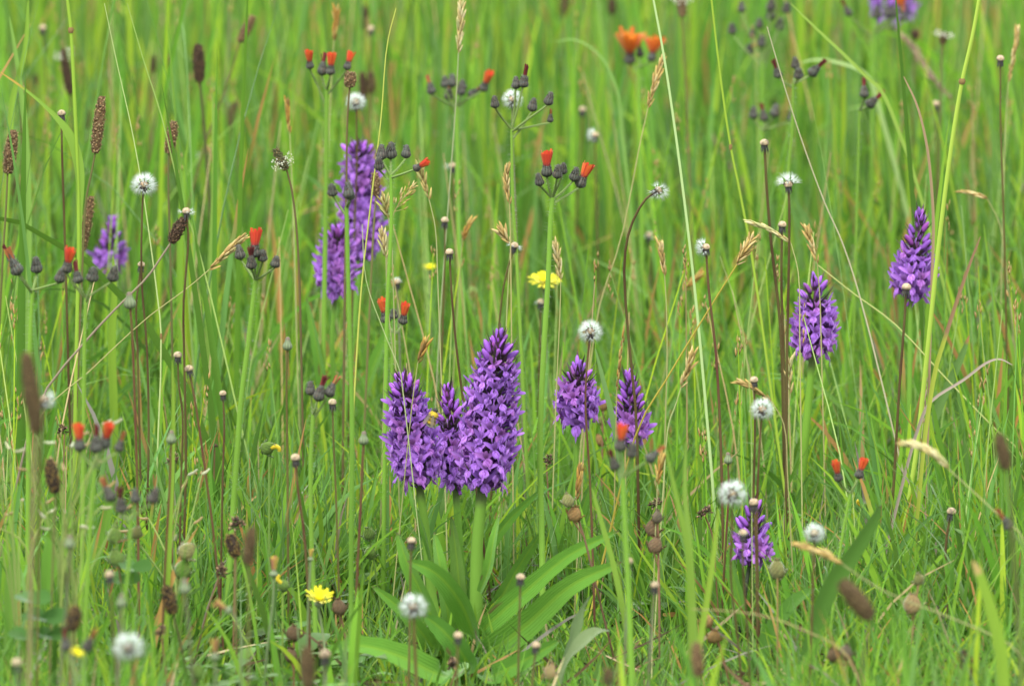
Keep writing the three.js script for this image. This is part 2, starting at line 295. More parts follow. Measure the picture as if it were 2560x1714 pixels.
for (let v = 0; v < 6; v++) {
  const mm = 0.001, L = new Geo(), wid = rr(3.0, 4.2), len = rr(6.6, 8.6), flare = rr(0.15, 0.6), fold = rr(1.5, 3.6), notch = rr(0.16, 0.3), tooth = rr(0.25, 0.55);
  const mark = (u, w) => { const q = Math.abs(Math.hypot((u - 0.5) * 1.5, (w - 0.42)) - 0.25); return q < 0.06 && (Math.floor(u * 9 + w * 13) % 2 || w < 0.3); };
  L.grid(12, 7, (u, w) => {
    const a = (u - 0.5) * 2, side = Math.abs(a), edge = 1 - notch * Math.exp(-Math.pow((side - 0.4) / 0.13, 2)) - 0.3 * Math.pow(side, 3) + tooth * Math.max(0, 1 - side / 0.25);
    const hw = wid * Math.pow(Math.sin(Math.PI * (0.14 + 0.6 * w)), 0.8), y = -w * len * lerp(1, edge, w);
    return V(a * hw * mm, y * mm * 0.92, (1 + flare * w * len + 0.8 * Math.sin(w * 3) - fold * a * a * w + 0.35 * Math.sin(a * 6 + v * 2) * w) * mm);
  }, (u, w) => (mark(u, w) ? PUR.deep : mixc(PUR.lilac, PUR.mid, 0.4 + 0.4 * Math.sin(u * 8 + w * 5 + v))));
  lipShapes.push(L.build());
  const F = new Geo(), o = V(0, 0.6 * mm, 0.6 * mm);
  for (const s of [-1, 1]) {
    petalInto(F, o, V(s * rr(0.55, 1), rr(0.2, 0.9), rr(0.1, 0.75)).normalize(), V(-s * 0.35, -0.1, 1).normalize(), rr(9, 12) * mm, rr(1.4, 1.9) * mm, PUR.mid, PUR.lilac, rr(-0.25, 0.25));
    petalInto(F, o, V(s * 0.35, 0.8, 0.55).normalize(), V(s * 0.3, -0.5, 0.8).normalize(), rr(5, 6.5) * mm, 1.4 * mm, PUR.magenta, PUR.lilac, 0.25);
  }
  petalInto(F, o, V(rr(-0.15, 0.15), 0.8, rr(0.4, 0.8)).normalize(), V(0, -0.6, 0.8), rr(6, 8) * mm, 1.7 * mm, PUR.magenta, PUR.lilac, 0.2);
  F.tube(curve([V(0, 0, 1.2 * mm), V(0, -0.5 * mm, -4 * mm), V(0, -3.5 * mm, -9 * mm), V(0, -6 * mm, -12 * mm)], 6), (t) => lerp(1.4, 1.1, t) * mm, 6, mixc(PUR.deep, PUR.mid, 0.4));
  F.tube(curve([V(0, -1 * mm, 0.6 * mm), V(0, -3.2 * mm, -2 * mm), V(0, -5 * mm, -5.5 * mm)], 5), (t) => lerp(1.1, 0.4, t) * mm, 5, PUR.mid);
  floretShapes.push(F.build());
  const B = new Geo(), bc = mixc(PUR.magenta, PUR.mid, rnd());
  B.tube([0, 0.12, 0.3, 0.5, 0.68, 0.84, 0.95, 1].map((t) => V(Math.sin(t * 2) * 0.7 * mm, t * 10 * mm, 0)), (t) => 1.9 * mm * Math.pow(Math.sin(Math.PI * Math.min(0.99, 0.1 + 0.89 * Math.pow(t, 0.85))), 1.05), 7, (t) => (t < 0.25 ? PUR.dusk : bc));
  budShapes.push(B.build());
}
const leafCol = (c) => { const a = vary(c, 0.08), b = mixc(a, C.lime, 0.25), p = rr(0.1, 0.9), q = rr(-0.8, 0.8); return (t, u) => (t > 0.97 || (Math.abs(t - p) < 0.03 && Math.abs(u - q) < 0.14) ? [0.12, 0.09, 0.03] : Math.abs(u) < 0.12 ? b : vary(a, 0.05)); };
function orchid(o) {
  o.n = Math.round(o.n * 1.42); o.fs = (o.fs || 1) * 0.93;
  const d = o.d, k = mpp(d), sp = stemPath([o.bot, ...(o.stem || [])], d), top = at(...o.top, d), base = sp[0].clone(); base.y = 0;
  const g = thing('orchid', base, o.label, 'orchid', 'purple marsh orchids in the meadow');
  const bot = sp[sp.length - 1], axis = V(0, 0, 0).subVectors(top, bot), S = axis.length(), ax = axis.clone().normalize();
  const st = curve(rel(sp, base), 16), r0 = (o.sr || 13) * k * 0.5;
  const c0 = vary(o.stemc || [0.13, 0.27, 0.035], 0.1), c1 = [0.06, 0.04, 0.045];
  part('stem', new Geo().tube(st, (t) => lerp(r0 * 1.25, r0 * 0.85, t), 8, (t) => (t > 0.93 ? mixc(c0, c1, 0.6) : c0)), M.stem, g);
  const X = [0, 0.25, 0.5, 0.75, 1].map((t) => bot.clone().addScaledVector(axis, t * 0.96).sub(base));
  part('spike_axis', new Geo().tube(X, (t) => lerp(r0 * 0.85, r0 * 0.25, t), 7, mixc(PUR.dusk, PUR.magenta, 0.3)), M.stem, g);
  const e1 = V(1, 0, 0).addScaledVector(ax, -ax.x).normalize(), e2 = V(0, 0, 0).crossVectors(ax, e1), open = o.open ?? 0.76, n = o.n, wpx = o.w * k * 0.5;
  const br = new Geo(), basis = new THREE.Matrix4();
  let az = rr(0, 6.28);
  for (let i = 0; i < n; i++) {
    az += 2.39996 + rr(-0.12, 0.12);
    const t = (i + 0.5) / n * open, out = V(0, 0, 0).addScaledVector(e1, Math.cos(az)).addScaledVector(e2, Math.sin(az));
    const full = Math.min(1, (0.72 + t * 1.8)) * (1 - 0.34 * Math.pow(t / open, 4)) * rr(0.86, 1.08);
    const s = (o.fs || 1) * lerp(1.05, 0.74, Math.pow(t / open, 1.8)) * rr(0.82, 1.12);
    const p = bot.clone().addScaledVector(axis, t * 0.97 + 0.015).addScaledVector(out, Math.max(0.004, wpx * full - 0.0045 * s)).addScaledVector(ax, rr(-0.0015, 0.0015)).sub(base);
    const z = out.clone().addScaledVector(ax, rr(-0.35, 0.3)).applyAxisAngle(ax, rr(-0.35, 0.35)).normalize(), x = V(0, 0, 0).crossVectors(ax, z).normalize(), y = V(0, 0, 0).crossVectors(z, x);
    const v = i % 6, f = part('floret', floretShapes[v], o.mat || pick(petalMats), g);
    basis.makeBasis(x, y, z); f.quaternion.setFromRotationMatrix(basis); f.rotateZ(rr(-0.4, 0.4)); f.position.copy(p); f.scale.set(s * rr(0.92, 1.08), s, s);
    part('lip', lipShapes[Math.floor(rnd() * 6)], f.material, f);
    const q = bot.clone().addScaledVector(axis, t * 0.97).addScaledVector(out, r0 * 0.7).sub(base), L = 0.012 * rr(0.9, 1.5) * (o.bract || 1), bd = out.clone().addScaledVector(ax, rr(0.5, 1)).normalize();
    br.ribbon([0, 0.3, 0.65, 1].map((u) => q.clone().addScaledVector(bd, L * u).addScaledVector(ax, L * 0.3 * u * u)), (u) => 0.0016 * (1 - u * u) + 0.0001, 0.3, ax, vary(mixc(PUR.dusk, PUR.leafy, rnd()), 0.2));
  }
  const nb = Math.round(0.64 * (o.buds ?? n * 0.42)), nb0 = 0;
  for (let i = 0; i < nb; i++) {
    az += 2.39996; const u = (i + 0.5) / nb, t = lerp(open - 0.03, 0.93, u), out = V(0, 0, 0).addScaledVector(e1, Math.cos(az)).addScaledVector(e2, Math.sin(az));
    const rad = wpx * lerp(0.5, 0.05, Math.pow(u, 0.8)), dir = out.clone().multiplyScalar(lerp(0.9, 0.2, u) * rr(0.6, 1.2)).addScaledVector(ax, lerp(0.7, 1, u)).normalize();
    const b = part('bud', budShapes[i % 6], pick(budMats), g);
    place(b, bot.clone().addScaledVector(axis, t).addScaledVector(out, rad * 0.65).sub(base), dir, (o.fs || 1) * lerp(1.25, 0.8, u) * rr(0.8, 1.15), rr(0, 6));
    const q = bot.clone().addScaledVector(axis, t - 0.02).addScaledVector(out, rad * 0.6).sub(base);
    const L = 0.0135 * lerp(1.1, 0.95, u), hd = dir.clone().addScaledVector(out, 0.15).normalize();
    br.ribbon([0, 0.3, 0.65, 1].map((w) => q.clone().addScaledVector(hd, L * w)), (w) => 0.0016 * (1 - w * w) + 0.0001, 0.3, out, vary(mixc(PUR.dusk, PUR.leafy, rnd() * 0.6), 0.2));
  }
  part('bracts', br, M.bud, g).userData.kind = 'stuff';
  for (const lf of o.leaves || []) {
    const w = lf.p.map(([x, y, dd]) => at(x, y, d + (dd || 0))); w.forEach((p) => { p.y = Math.max(p.y, 0.004); });
    const pts = curve(rel(w, base), 30), hw = lf.w * 0.88 * k * 0.5;
    const G = new Geo().ribbon(pts, (t) => hw * Math.min(1, 0.5 + 1.6 * t) * Math.pow(Math.max(0, 1 - Math.pow(t, 2.2)), 0.62) * (1 + 0.03 * Math.sin(t * 41 + hw * 9e4) + 0.03 * Math.sin(t * 17)) + 0.0002, lf.fold ?? 0.42, V(...(lf.h || [0.1, 0.65, 0.75])).normalize(), leafCol(lf.c || [0.105, 0.26, 0.025]), 8, lf.tw || 0);
    part('leaf', G, M.leaf, g);
  }
  return g;
}
const petalMats = [[1, 1, 1], [0.86, 0.82, 0.92], [1.14, 1.15, 1.08], [1, 0.85, 0.82]].map((c) => { const m = M.petal.clone(); m.color.setRGB(...c); return m; });
const budMats = [[1, 1, 1], [0.7, 0.7, 0.75], [1.2, 1.1, 1.1]].map((c) => { const m = M.bud.clone(); m.color.setRGB(...c); m.roughness = 0.6; return m; });

orchid({ d: 5.75, top: [1251, 816], bot: [1207, 1215], w: 148, n: 92, buds: 34, sr: 31, open: 0.8, stem: [[1192, 1370], [1190, 1560]], label: 'tallest and fullest purple orchid, rising over broad leaves beside the bee', bract: 1.2,
  leaves: [
    { p: [[1190, 1640], [1215, 1640, -0.08], [1318, 1560, -0.1], [1430, 1462, -0.12], [1555, 1404, -0.12]], w: 86, h: [0.25, 0.45, 0.85], tw: 0.15 },
    { p: [[1192, 1620, 0.0], [1212, 1570, -0.05], [1318, 1474, -0.06], [1420, 1390, -0.06], [1548, 1326, -0.06]], w: 62, h: [0.25, 0.4, 0.85] },
    { p: [[1195, 1640, -0.03], [1190, 1600, -0.1], [1148, 1500, -0.13], [1085, 1430, -0.14], [1018, 1402, -0.14]], w: 74, h: [-0.4, 0.35, 0.85], c: [0.085, 0.23, 0.02] },
    { p: [[1170, 1650, -0.1], [1105, 1690, -0.24], [1000, 1640, -0.26], [900, 1614, -0.26], [806, 1630, -0.26]], w: 76, h: [-0.15, 0.55, 0.8] },
    { p: [[1200, 1480, -0.02], [1222, 1420, -0.03], [1234, 1350, -0.03], [1248, 1290, -0.02]], w: 34, h: [-0.5, 0.2, 0.85] },
    { p: [[1200, 1640, -0.05], [1175, 1660, -0.2], [1130, 1600, -0.22], [1090, 1560, -0.22], [1060, 1540, -0.22]], w: 70, h: [-0.4, 0.35, 0.85], c: [0.075, 0.2, 0.02] },
    { p: [[1195, 1645, -0.05], [1230, 1690, -0.2], [1330, 1640, -0.2], [1400, 1600, -0.2]], w: 60, h: [0.3, 0.45, 0.85], c: [0.08, 0.21, 0.02] },
  ] });
orchid({ d: 5.77, top: [1005, 928], bot: [1046, 1202], w: 132, n: 66, buds: 26, sr: 23, open: 0.78, stem: [[1062, 1310], [1078, 1480], [1100, 1590]], label: 'purple orchid with the bee on its spike, leaning away from the tallest one',
  leaves: [
    { p: [[1105, 1640], [1100, 1600, -0.06], [1062, 1500, -0.07], [1020, 1410, -0.07], [992, 1330, -0.06]], w: 62, h: [-0.5, 0.25, 0.85] },
    { p: [[1110, 1640, -0.03], [1085, 1620, -0.1], [1010, 1530, -0.12], [930, 1464, -0.12]], w: 50, h: [-0.35, 0.45, 0.85] },
    { p: [[1076, 1400, -0.01], [1060, 1330, -0.02], [1034, 1260, -0.02], [1020, 1200, -0.01]], w: 20, h: [-0.6, 0.1, 0.8] },
    { p: [[1112, 1640, -0.05], [1122, 1560, -0.09], [1100, 1420, -0.1], [1085, 1330, -0.09]], w: 52, h: [0.4, 0.2, 0.9] },
  ] });
orchid({ d: 5.84, top: [1118, 958], bot: [1138, 1208], w: 98, n: 40, buds: 30, sr: 20, open: 0.56, stem: [[1150, 1380], [1158, 1500]], label: 'short dark-tipped orchid squeezed between two taller purple spikes',
  leaves: [{ p: [[1160, 1590, 0.02], [1180, 1480, 0], [1215, 1380, 0], [1272, 1300, 0], [1356, 1220, 0]], w: 42, h: [0.4, 0.3, 0.85] }, { p: [[1165, 1590, 0.03], [1240, 1510, -0.02], [1300, 1410, -0.02], [1368, 1310, -0.02]], w: 46, h: [0.4, 0.3, 0.85] }, { p: [[1160, 1590, 0.02], [1150, 1480, -0.04], [1140, 1380, -0.04], [1128, 1290, -0.03]], w: 44, h: [-0.2, 0.2, 0.9], c: [0.13, 0.26, 0.035] }] });
orchid({ d: 6.35, top: [897, 352], bot: [905, 645], w: 112, n: 62, buds: 14, sr: 15, open: 0.9, stem: [[890, 760]], label: 'tall slim purple orchid overlapping another one, behind hawkweed stems', leaves: [{ p: [[900, 1120], [920, 960], [980, 820], [1012, 790]], w: 38, h: [-0.4, 0.3, 0.8] }] });
orchid({ d: 6.22, top: [846, 575], bot: [838, 728], w: 104, n: 46, buds: 14, sr: 13, open: 0.86, stem: [[830, 850], [836, 1000]], label: 'purple orchid half in front of the tall slim one', leaves: [{ p: [[836, 1180, -0.02], [810, 980, -0.03], [790, 860, -0.03], [766, 744, -0.02]], w: 36, h: [-0.4, 0.3, 0.8] }] });
orchid({ d: 5.92, top: [1446, 905], bot: [1442, 1058], w: 116, n: 30, buds: 14, sr: 13, open: 0.68, stem: [[1441, 1150], [1438, 1300]], label: 'stout short purple orchid crossed by the stem of a white seed clock', leaves: [{ p: [[1438, 1440], [1450, 1300], [1475, 1220], [1500, 1180]], w: 26, h: [0.4, 0.3, 0.8] }] });
orchid({ d: 5.97, top: [1573, 928], bot: [1578, 1098], w: 104, n: 20, buds: 40, sr: 12, open: 0.36, stem: [[1580, 1200]], label: 'orchid with a long dark budded tip and open flowers only below', leaves: [{ p: [[1580, 1420], [1640, 1300], [1700, 1180], [1730, 1110]], w: 40, h: [0.4, 0.3, 0.8] }] });
orchid({ d: 6.0, top: [2042, 692], bot: [2032, 882], w: 120, n: 32, buds: 14, sr: 20, open: 0.7, stem: [[2022, 1000], [2012, 1110]], stemc: [0.14, 0.28, 0.03], label: 'lilac orchid with loose flowers on a thick bright green stem', leaves: [{ p: [[2010, 1480], [1990, 1330], [2000, 1240], [2030, 1180]], w: 30, h: [0.4, 0.3, 0.8] }] });
orchid({ d: 6.05, top: [2304, 524], bot: [2278, 740], w: 118, n: 30, buds: 26, sr: 13, open: 0.52, stem: [[2276, 860]], label: 'pointed purple orchid tucked behind a thick bright grass stalk' });
orchid({ d: 5.7, top: [1886, 1256], bot: [1876, 1398], w: 112, n: 15, buds: 26, sr: 10, open: 0.42, stem: [[1868, 1450]], stemc: [0.05, 0.06, 0.04], label: 'small dark orchid low in the grass behind a seed clock', leaves: [{ p: [[1866, 1580], [1850, 1500], [1830, 1420], [1836, 1340]], w: 40, h: [-0.4, 0.3, 0.8] }] });
orchid({ d: 6.5, top: [282, 545], bot: [272, 664], w: 94, n: 11, buds: 26, sr: 12, open: 0.3, stem: [[270, 760]], label: 'orchid with a skirt of open lilac flowers under a dark tip, behind hawkweed buds' });
orchid({ d: 7.2, top: [2226, -110], bot: [2236, 50], w: 122, n: 36, buds: 10, sr: 12, open: 0.85, label: 'purple orchid behind a cluster of hawkweed buds with one orange flower' });

// ---------------------------------------------------------------- orange hawkweed
const HB = { dark: [0.034, 0.036, 0.028], grey: [0.09, 0.095, 0.075], pale: [0.16, 0.17, 0.12] };
const involucres = [], tufts = { red: [], open: [], dead: [], rust: [] };
for (let v = 0; v < 3; v++) {
  const G = new Geo(), mm = 0.001, prof = [[0, 0.6], [0.06, 1.8], [0.15, 2.75], [0.27, 3.1], [0.42, 2.75], [0.6, 2.05], [0.8, 1.5], [0.94, 1.15], [1, 0.3]], h = rr(8, 9.5);
  G.grid(20, 8, (u, w) => { const [t, r] = prof[Math.round(w * 8)], q = r * (1 + 0.09 * Math.cos(u * Math.PI * 20)); return V(Math.cos(u * 6.2832) * q * mm, t * h * mm, -Math.sin(u * 6.2832) * q * mm); }, (u) => (Math.round(u * 20) % 2 ? HB.dark : vary(rnd() < 0.2 ? [0.09, 0.07, 0.055] : HB.grey, 0.3)));
  for (let k = 0; k < 24; k++) { const a = k / 24 * 6.283 * 2 + rr(-0.1, 0.1), t = k < 12 ? rr(0.05, 0.2) : rr(0.3, 0.45), r = k < 12 ? 2.3 : 2.5, out = V(Math.cos(a), 0, Math.sin(a)), o = out.clone().multiplyScalar(r * mm).add(V(0, t * h * mm, 0)); G.kite(o, V(out.x * -0.12, 1, out.z * -0.12).normalize(), out, rr(2.6, 4.4) * mm, 0.55 * mm, 0.25 * mm, HB.dark, vary(rnd() < 0.4 ? [0.12, 0.09, 0.07] : HB.grey, 0.3)); }
  for (let k = 0; k < 110; k++) { const a = rr(0, 6.28), t = rr(0.1, 0.95), r = lerp(3.0, 1.3, t); const o = V(Math.cos(a) * r * mm, t * h * mm, Math.sin(a) * r * mm); G.hair(o, o.clone().add(V(Math.cos(a) * 1.3 * mm, rr(0.2, 1) * mm, Math.sin(a) * 1.3 * mm)), 0.09 * mm, rnd() < 0.7 ? [0.02, 0.02, 0.02] : [0.25, 0.25, 0.23]); }
  involucres.push(G.build());
  for (const [kind, n, len, flare, wid] of [['red', 20, 9, 0.15, 1.55], ['open', 36, 14, 0.5, 1.9]]) {
    const T = new Geo();
    for (let k = 0; k < n; k++) {
      const a = k / n * 6.283 * (kind === 'open' ? 2 : 1) + rr(-0.1, 0.1), ring = kind === 'open' && k >= n / 2 ? 0.55 : 1, fl = flare * ring * rr(0.7, 1.25), dir = V(Math.cos(a) * fl, 1, Math.sin(a) * fl).normalize(), out = V(Math.cos(a), 0, Math.sin(a));
      const o = out.clone().multiplyScalar(1.7 * mm * ring).add(V(0, 6.4 * mm, 0)), L = len * rr(0.72, 1.08) * mm * (ring < 1 ? 0.85 : 1), c = ring < 1 ? [0.63, 0.22, 0.008] : kind === 'open' ? [0.6, 0.13, 0.006] : (rnd() < 0.65 ? [0.54, 0.042, 0.007] : [0.58, 0.1, 0.008]);
      const cc = vary(c, 0.12), pts = [0, 0.3, 0.6, 0.85, 1].map((t) => o.clone().addScaledVector(dir, L * t).addScaledVector(out, L * 0.12 * fl * t * t));
      T.ribbon(pts, (t) => wid * 0.5 * mm * Math.min(1, 0.5 + t), 0.25, out.clone().addScaledVector(dir, -0.2), (t) => (t < 0.25 ? [0.3, 0.03, 0.03] : cc));
    }
    tufts[kind].push(T.build());
  }
  for (const [kind, c] of [['dead', [0.11, 0.014, 0.014]], ['rust', [0.3, 0.1, 0.035]]]) {
    const T = new Geo();
    for (let k = 0; k < 12; k++) {
      const a = rr(0, 6.28), o = V(Math.cos(a) * 0.9 * mm, 7.4 * mm, Math.sin(a) * 0.9 * mm), bend = rr(-0.5, 1.6), pts = [0, 0.35, 0.7, 1].map((t) => o.clone().add(V(Math.cos(a) * (1 * t * t * bend - 0.3 * t) * mm, rr(5.5, 7.5) * t * mm, Math.sin(a) * (1 * t * t * bend - 0.3 * t) * mm)));
      T.ribbon(pts, (t) => (0.55 - 0.1 * t) * mm, 0.5, V(Math.cos(a), 0, Math.sin(a)), vary(c, 0.35), 2, rr(-1.5, 1.5));
    }
    tufts[kind].push(T.build());
  }
}
const hairy = (path, r, n, len, col) => {
  const G = new Geo(), m = path.length - 1;
  for (let k = 0; k < n; k++) { const f = rnd() * m, i = Math.min(m - 1, Math.floor(f)), p = path[i].clone().lerp(path[i + 1], f - i), a = rr(0, 6.283), o = V(Math.cos(a), rr(-0.25, 0.35), Math.sin(a)); p.addScaledVector(V(o.x, 0, o.z), r * 0.9); G.hair(p, p.clone().addScaledVector(o, len * rr(0.5, 1.1)), 0.00007, col); }
  return G;
};
// heads: [x, y, state, lean x, lean up, size]; b bud, r closed red flower, o open orange flower, w withered dark red, t withered rusty
function hawkweed(d, join, stem, heads, label, o = {}) {
  const k = mpp(d), sp = stemPath([join, ...stem], d), base = sp[0].clone(); base.y = 0;
  const g = thing('hawkweed', base, label, 'hawkweed', 'orange hawkweeds in the meadow');
  const path = curve(rel(sp, base), 18), r = (o.sr || 13) * k * 0.5, c = vary(o.c || [0.15, 0.29, 0.035], 0.1);
  const s = part('stem', new Geo().tube(path, (t) => lerp(r * 1.1, r * 0.8, t), 7, c), M.stem, g);
  part('stem_hairs', hairy(path, r, 260, 0.0034, [0.4, 0.42, 0.34]), M.fluff, s).userData.kind = 'stuff';
  const J = path[path.length - 1];
  heads.forEach(([x, y, st, lx = 0, ly = 1, sz = 1]) => {
    const dep = rr(-0.012, 0.012), p = at(x, y, d + dep).sub(base), dir = V(lx + rr(-0.12, 0.12), ly, rr(-0.3, 0.3)).normalize(), s2 = sz * (o.hs || 1.06) * rr(0.9, 1.1), b0 = p.clone().addScaledVector(dir, -0.0042 * s2);
    const from = J.clone().lerp(path[path.length - 2], rnd() * rnd()), mid = from.clone().lerp(b0, rr(0.45, 0.65)).add(V((b0.x - from.x) * rr(-0.02, 0.08), 0, rr(-0.002, 0.002)));
    const bp = curve([from, mid, b0], 8), bc = mixc(c, [0.14, 0.14, 0.09], 0.5);
    const br = part('branch', new Geo().tube(bp, (t) => lerp(0.0009, 0.0007, t), 5, bc), M.stem, g);
    part('branch_hairs', hairy(bp, 0.0007, 40, 0.0016, [0.5, 0.5, 0.46]), M.fluff, br).userData.kind = 'stuff';
    const h = place(part('flower_head', pick(involucres), M.bud, g), b0, dir, s2, rr(0, 6));
    const kind = { r: 'red', o: 'open', w: 'dead', t: 'rust' }[st];
    if (kind) part(kind === 'red' || kind === 'open' ? 'petals' : 'withered_petals', pick(tufts[kind]), kind === 'red' || kind === 'open' ? M.ray : M.dry, h);
  });
  return g;
}
hawkweed(6.2, [816, 222], [[815, 450], [812, 620]], [[774, 160, 'r', -0.05, 1, 0.95], [806, 172, 'w'], [826, 172, 'r', 0.1, 1, 1.05], [869, 162, 'r', 0.35, 1, 0.9]], 'hawkweed with four dark heads tipped red, above a round plantain head');
hawkweed(6.45, [1141, 264], [[1144, 420]], [[1077, 222, 't', -0.2, 1], [1112, 206, 'b'], [1130, 203, 'b'], [1122, 236, 't', 0, 1], [1152, 224, 'b'], [1156, 212, 'b'], [1183, 232, 't', 0.8, 0.7], [1211, 214, 'r', 0.4, 1]], 'hawkweed with a wide spray of buds and one red flower leaning out at its end');
hawkweed(5.85, [977, 436], [[978, 560], [968, 760], [964, 980]], [[953, 382, 'b'], [977, 378, 'b', 0, 1, 1.15], [1015, 380, 'b'], [947, 410, 'b', -0.1, 1, 1.1], [1044, 418, 'r', 0.85, 0.55, 0.85]], 'hawkweed with five grey buds, one leaning out dark red, beside the tall slim orchid', { sr: 11 });
hawkweed(5.65, [866, 516], [[870, 700], [876, 900], [880, 1080], [878, 1300]], [[830, 474, 'b', -0.2, 1], [871, 478, 'b', 0, 1, 1.25], [876, 486, 'b', 0.1, 1, 0.9]], 'hawkweed with only grey buds on a long hairy stem crossing the orchids', { sr: 13 });
hawkweed(6.7, [1597, 168], [[1600, 300]], [[1575, 142, 'o', -0.05, 1, 1.3], [1600, 130, 't', 0.05, 1, 0.9], [1630, 140, 'o', 0.15, 1, 1.02]], 'hawkweed with two open orange flowers');
hawkweed(6.75, [1907, 153], [[1904, 300]], [[1831, 71, 'b'], [1854, 18, 'b'], [1899, 58, 'b'], [1881, 84, 'b', 0, 1, 0.8], [1874, 122, 'b'], [1905, 104, 'b', 0, 1, 1.1], [1928, 12, 'b'], [1926, 36, 'b'], [1967, 18, 'b'], [1950, 62, 'b', 0.1, 1]], 'hawkweed with a tall spray of ten grey buds and no petals', { sr: 11 });
hawkweed(6.0, [1279, 322], [[1282, 500], [1290, 620]], [[1237, 256, 'b'], [1332, 263, 'b', 0.1, 1], [1373, 248, 'b', 0.25, 1], [1290, 208, 'b', 0.1, 1], [1310, 202, 'w', 0.25, 1], [1376, 296, 't', 0, 1, 0.6]], 'hawkweed with grey buds spread round a white seed clock', { sr: 9 });
hawkweed(5.78, [1381, 493], [[1376, 560], [1370, 700], [1358, 900], [1350, 1100], [1354, 1330]], [[1367, 424, 'r', -0.08, 1, 1.05], [1348, 450, 'b', -0.15, 1], [1394, 430, 'b', 0.1, 1], [1408, 422, 'b', 0.1, 1, 0.9], [1437, 437, 'b', 0.25, 1], [1454, 452, 'r', 0.45, 1, 1.05]], 'hawkweed with two red flowers, one each side of its buds, on a long hairy stem', { sr: 15 });
hawkweed(6.6, [1908, 325], [[1910, 420]], [[1884, 283, 'b'], [1910, 290, 'w', -0.1, 1], [1938, 278, 'b', 0.2, 1], [1979, 291, 'b', 0.2, 1]], 'small hawkweed with four grey buds, one dark red, above a bare seed head', { sr: 8 });
hawkweed(6.8, [2184, 78], [[2182, 250], [2180, 400]], [[2120, 28, 'w', -0.45, 0.9], [2193, 32, 'b', 0, 1, 1.2], [2218, 28, 'b', 0, 1, 1.1], [2236, 27, 'b'], [2252, 22, 'o', 0.05, 1, 0.8], [2259, 38, 't', 0, 1, 0.9]], 'hawkweed with an orange flower in front of a purple orchid', { sr: 10 });
hawkweed(6.3, [1983, 208], [[1981, 330], [1972, 420]], [[1944, 181, 'w', -0.35, 1], [1989, 158, 'b'], [1997, 182, 'b', 0, 1, 1.1], [2036, 177, 'w', 0.65, 0.8, 1.05]], 'hawkweed with two buds between two outward withered red heads', { sr: 9 });
hawkweed(6.35, [2150, 272], [[2146, 400]], [[2161, 230, 'w', 0.1, 1], [2181, 255, 'w', 0.75, 0.7, 1.1]], 'hawkweed with just two withered red heads leaning one way', { sr: 8 });
hawkweed(5.62, [80, 726], [[76, 800], [72, 900], [70, 1050]], [[38, 668, 't', -0.5, 1, 1.15], [24, 640, 'w', -0.5, 1, 0.9], [90, 664, 'b', 0, 1, 1.1], [150, 690, 'b', 0.4, 1, 1.1]], 'hawkweed with withered rusty heads on one side and plain buds', { sr: 12 });
hawkweed(5.58, [214, 744], [[210, 860], [208, 1060], [206, 1250]], [[168, 665, 'r', 0.3, 1, 1.1], [193, 692, 'w', -0.1, 1, 1.1], [231, 685, 'b', 0.25, 1, 1.1], [283, 686, 'b', 0.35, 1, 1.05]], 'hawkweed with one red flower and a withered black-red head before a lilac orchid', { sr: 12 });
hawkweed(5.05, [236, 1165], [[226, 1300], [215, 1500]], [[198, 1110, 'r', -0.12, 1, 1], [263, 1104, 'r', 0.2, 1, 1], [239, 1112, 'w', 0, 1, 1.05], [298, 1114, 't', 0.45, 1, 0.95]], 'hawkweed with two red flowers close over the chickweed capsules', { sr: 12 });
hawkweed(4.95, [325, 1294], [[322, 1400], [300, 1600]], [[272, 1236, 't', -0.35, 1], [302, 1262, 'w', -0.1, 1], [337, 1242, 'b'], [384, 1240, 'b', 0.3, 1]], 'hawkweed with a dark red withered head between grey buds, low in the turf', { sr: 10 });
hawkweed(5.7, [640, 700], [[634, 740], [620, 860], [602, 1000], [590, 1160], [580, 1300]], [[636, 624, 'r', 0.12, 1, 1.12], [599, 632, 'b', -0.15, 1, 1], [628, 656, 'w', 0, 1, 1], [656, 638, 'b', 0.1, 1, 1.05], [689, 654, 'b', 0.3, 1, 1]], 'hawkweed with one red flower above a dark withered one, on a pale hairy stem', { sr: 15 });
hawkweed(5.95, [984, 832], [[978, 960], [970, 1100]], [[963, 790, 'r', -0.05, 1, 1.02], [984, 784, 'b', 0, 1, 0.95], [1008, 796, 'r', 0.12, 1, 0.95]], 'small hawkweed with a bud between two red flowers', { sr: 12 });
hawkweed(5.6, [782, 1035], [[776, 1160], [778, 1350], [785, 1500]], [[776, 972, 'b', -0.1, 1, 1.05], [798, 984, 'w', 0.2, 1, 1.1], [826, 976, 't', 0.45, 1, 1.05]], 'hawkweed with three heads: bud, dark red and rusty brown', { sr: 13 });
hawkweed(5.1, [1557, 1194], [[1562, 1300], [1572, 1500]], [[1552, 1110, 'r', 0.02, 1, 1.05], [1580, 1128, 'b', 0.05, 1, 1], [1536, 1160, 'w', -0.3, 1, 0.95], [1630, 1142, 't', 0.75, 0.75, 1]], 'hawkweed with a coral red flower before the dark-tipped orchid', { sr: 15 });
hawkweed(5.55, [2127, 1232], [[2110, 1320], [2095, 1420], [2075, 1600]], [[2096, 1190, 'r', -0.15, 1, 0.9], [2150, 1182, 'r', 0.3, 1, 0.95]], 'hawkweed with two small closed red heads over a yellow rattle flower', { sr: 9 });
hawkweed(5.0, [2560, 1350], [[2556, 1500]], [[2518, 1308, 't', -0.65, 0.75, 1.1]], 'hawkweed head bent over with rusty petals', { sr: 8 });
hawkweed(4.6, [190, 1690], [[194, 1720]], [[163, 1610, 'w', 0, 1, 1], [220, 1612, 't', 0.5, 1, 0.95]], 'hawkweed with two dark heads low beside a big seed clock', { sr: 12 });
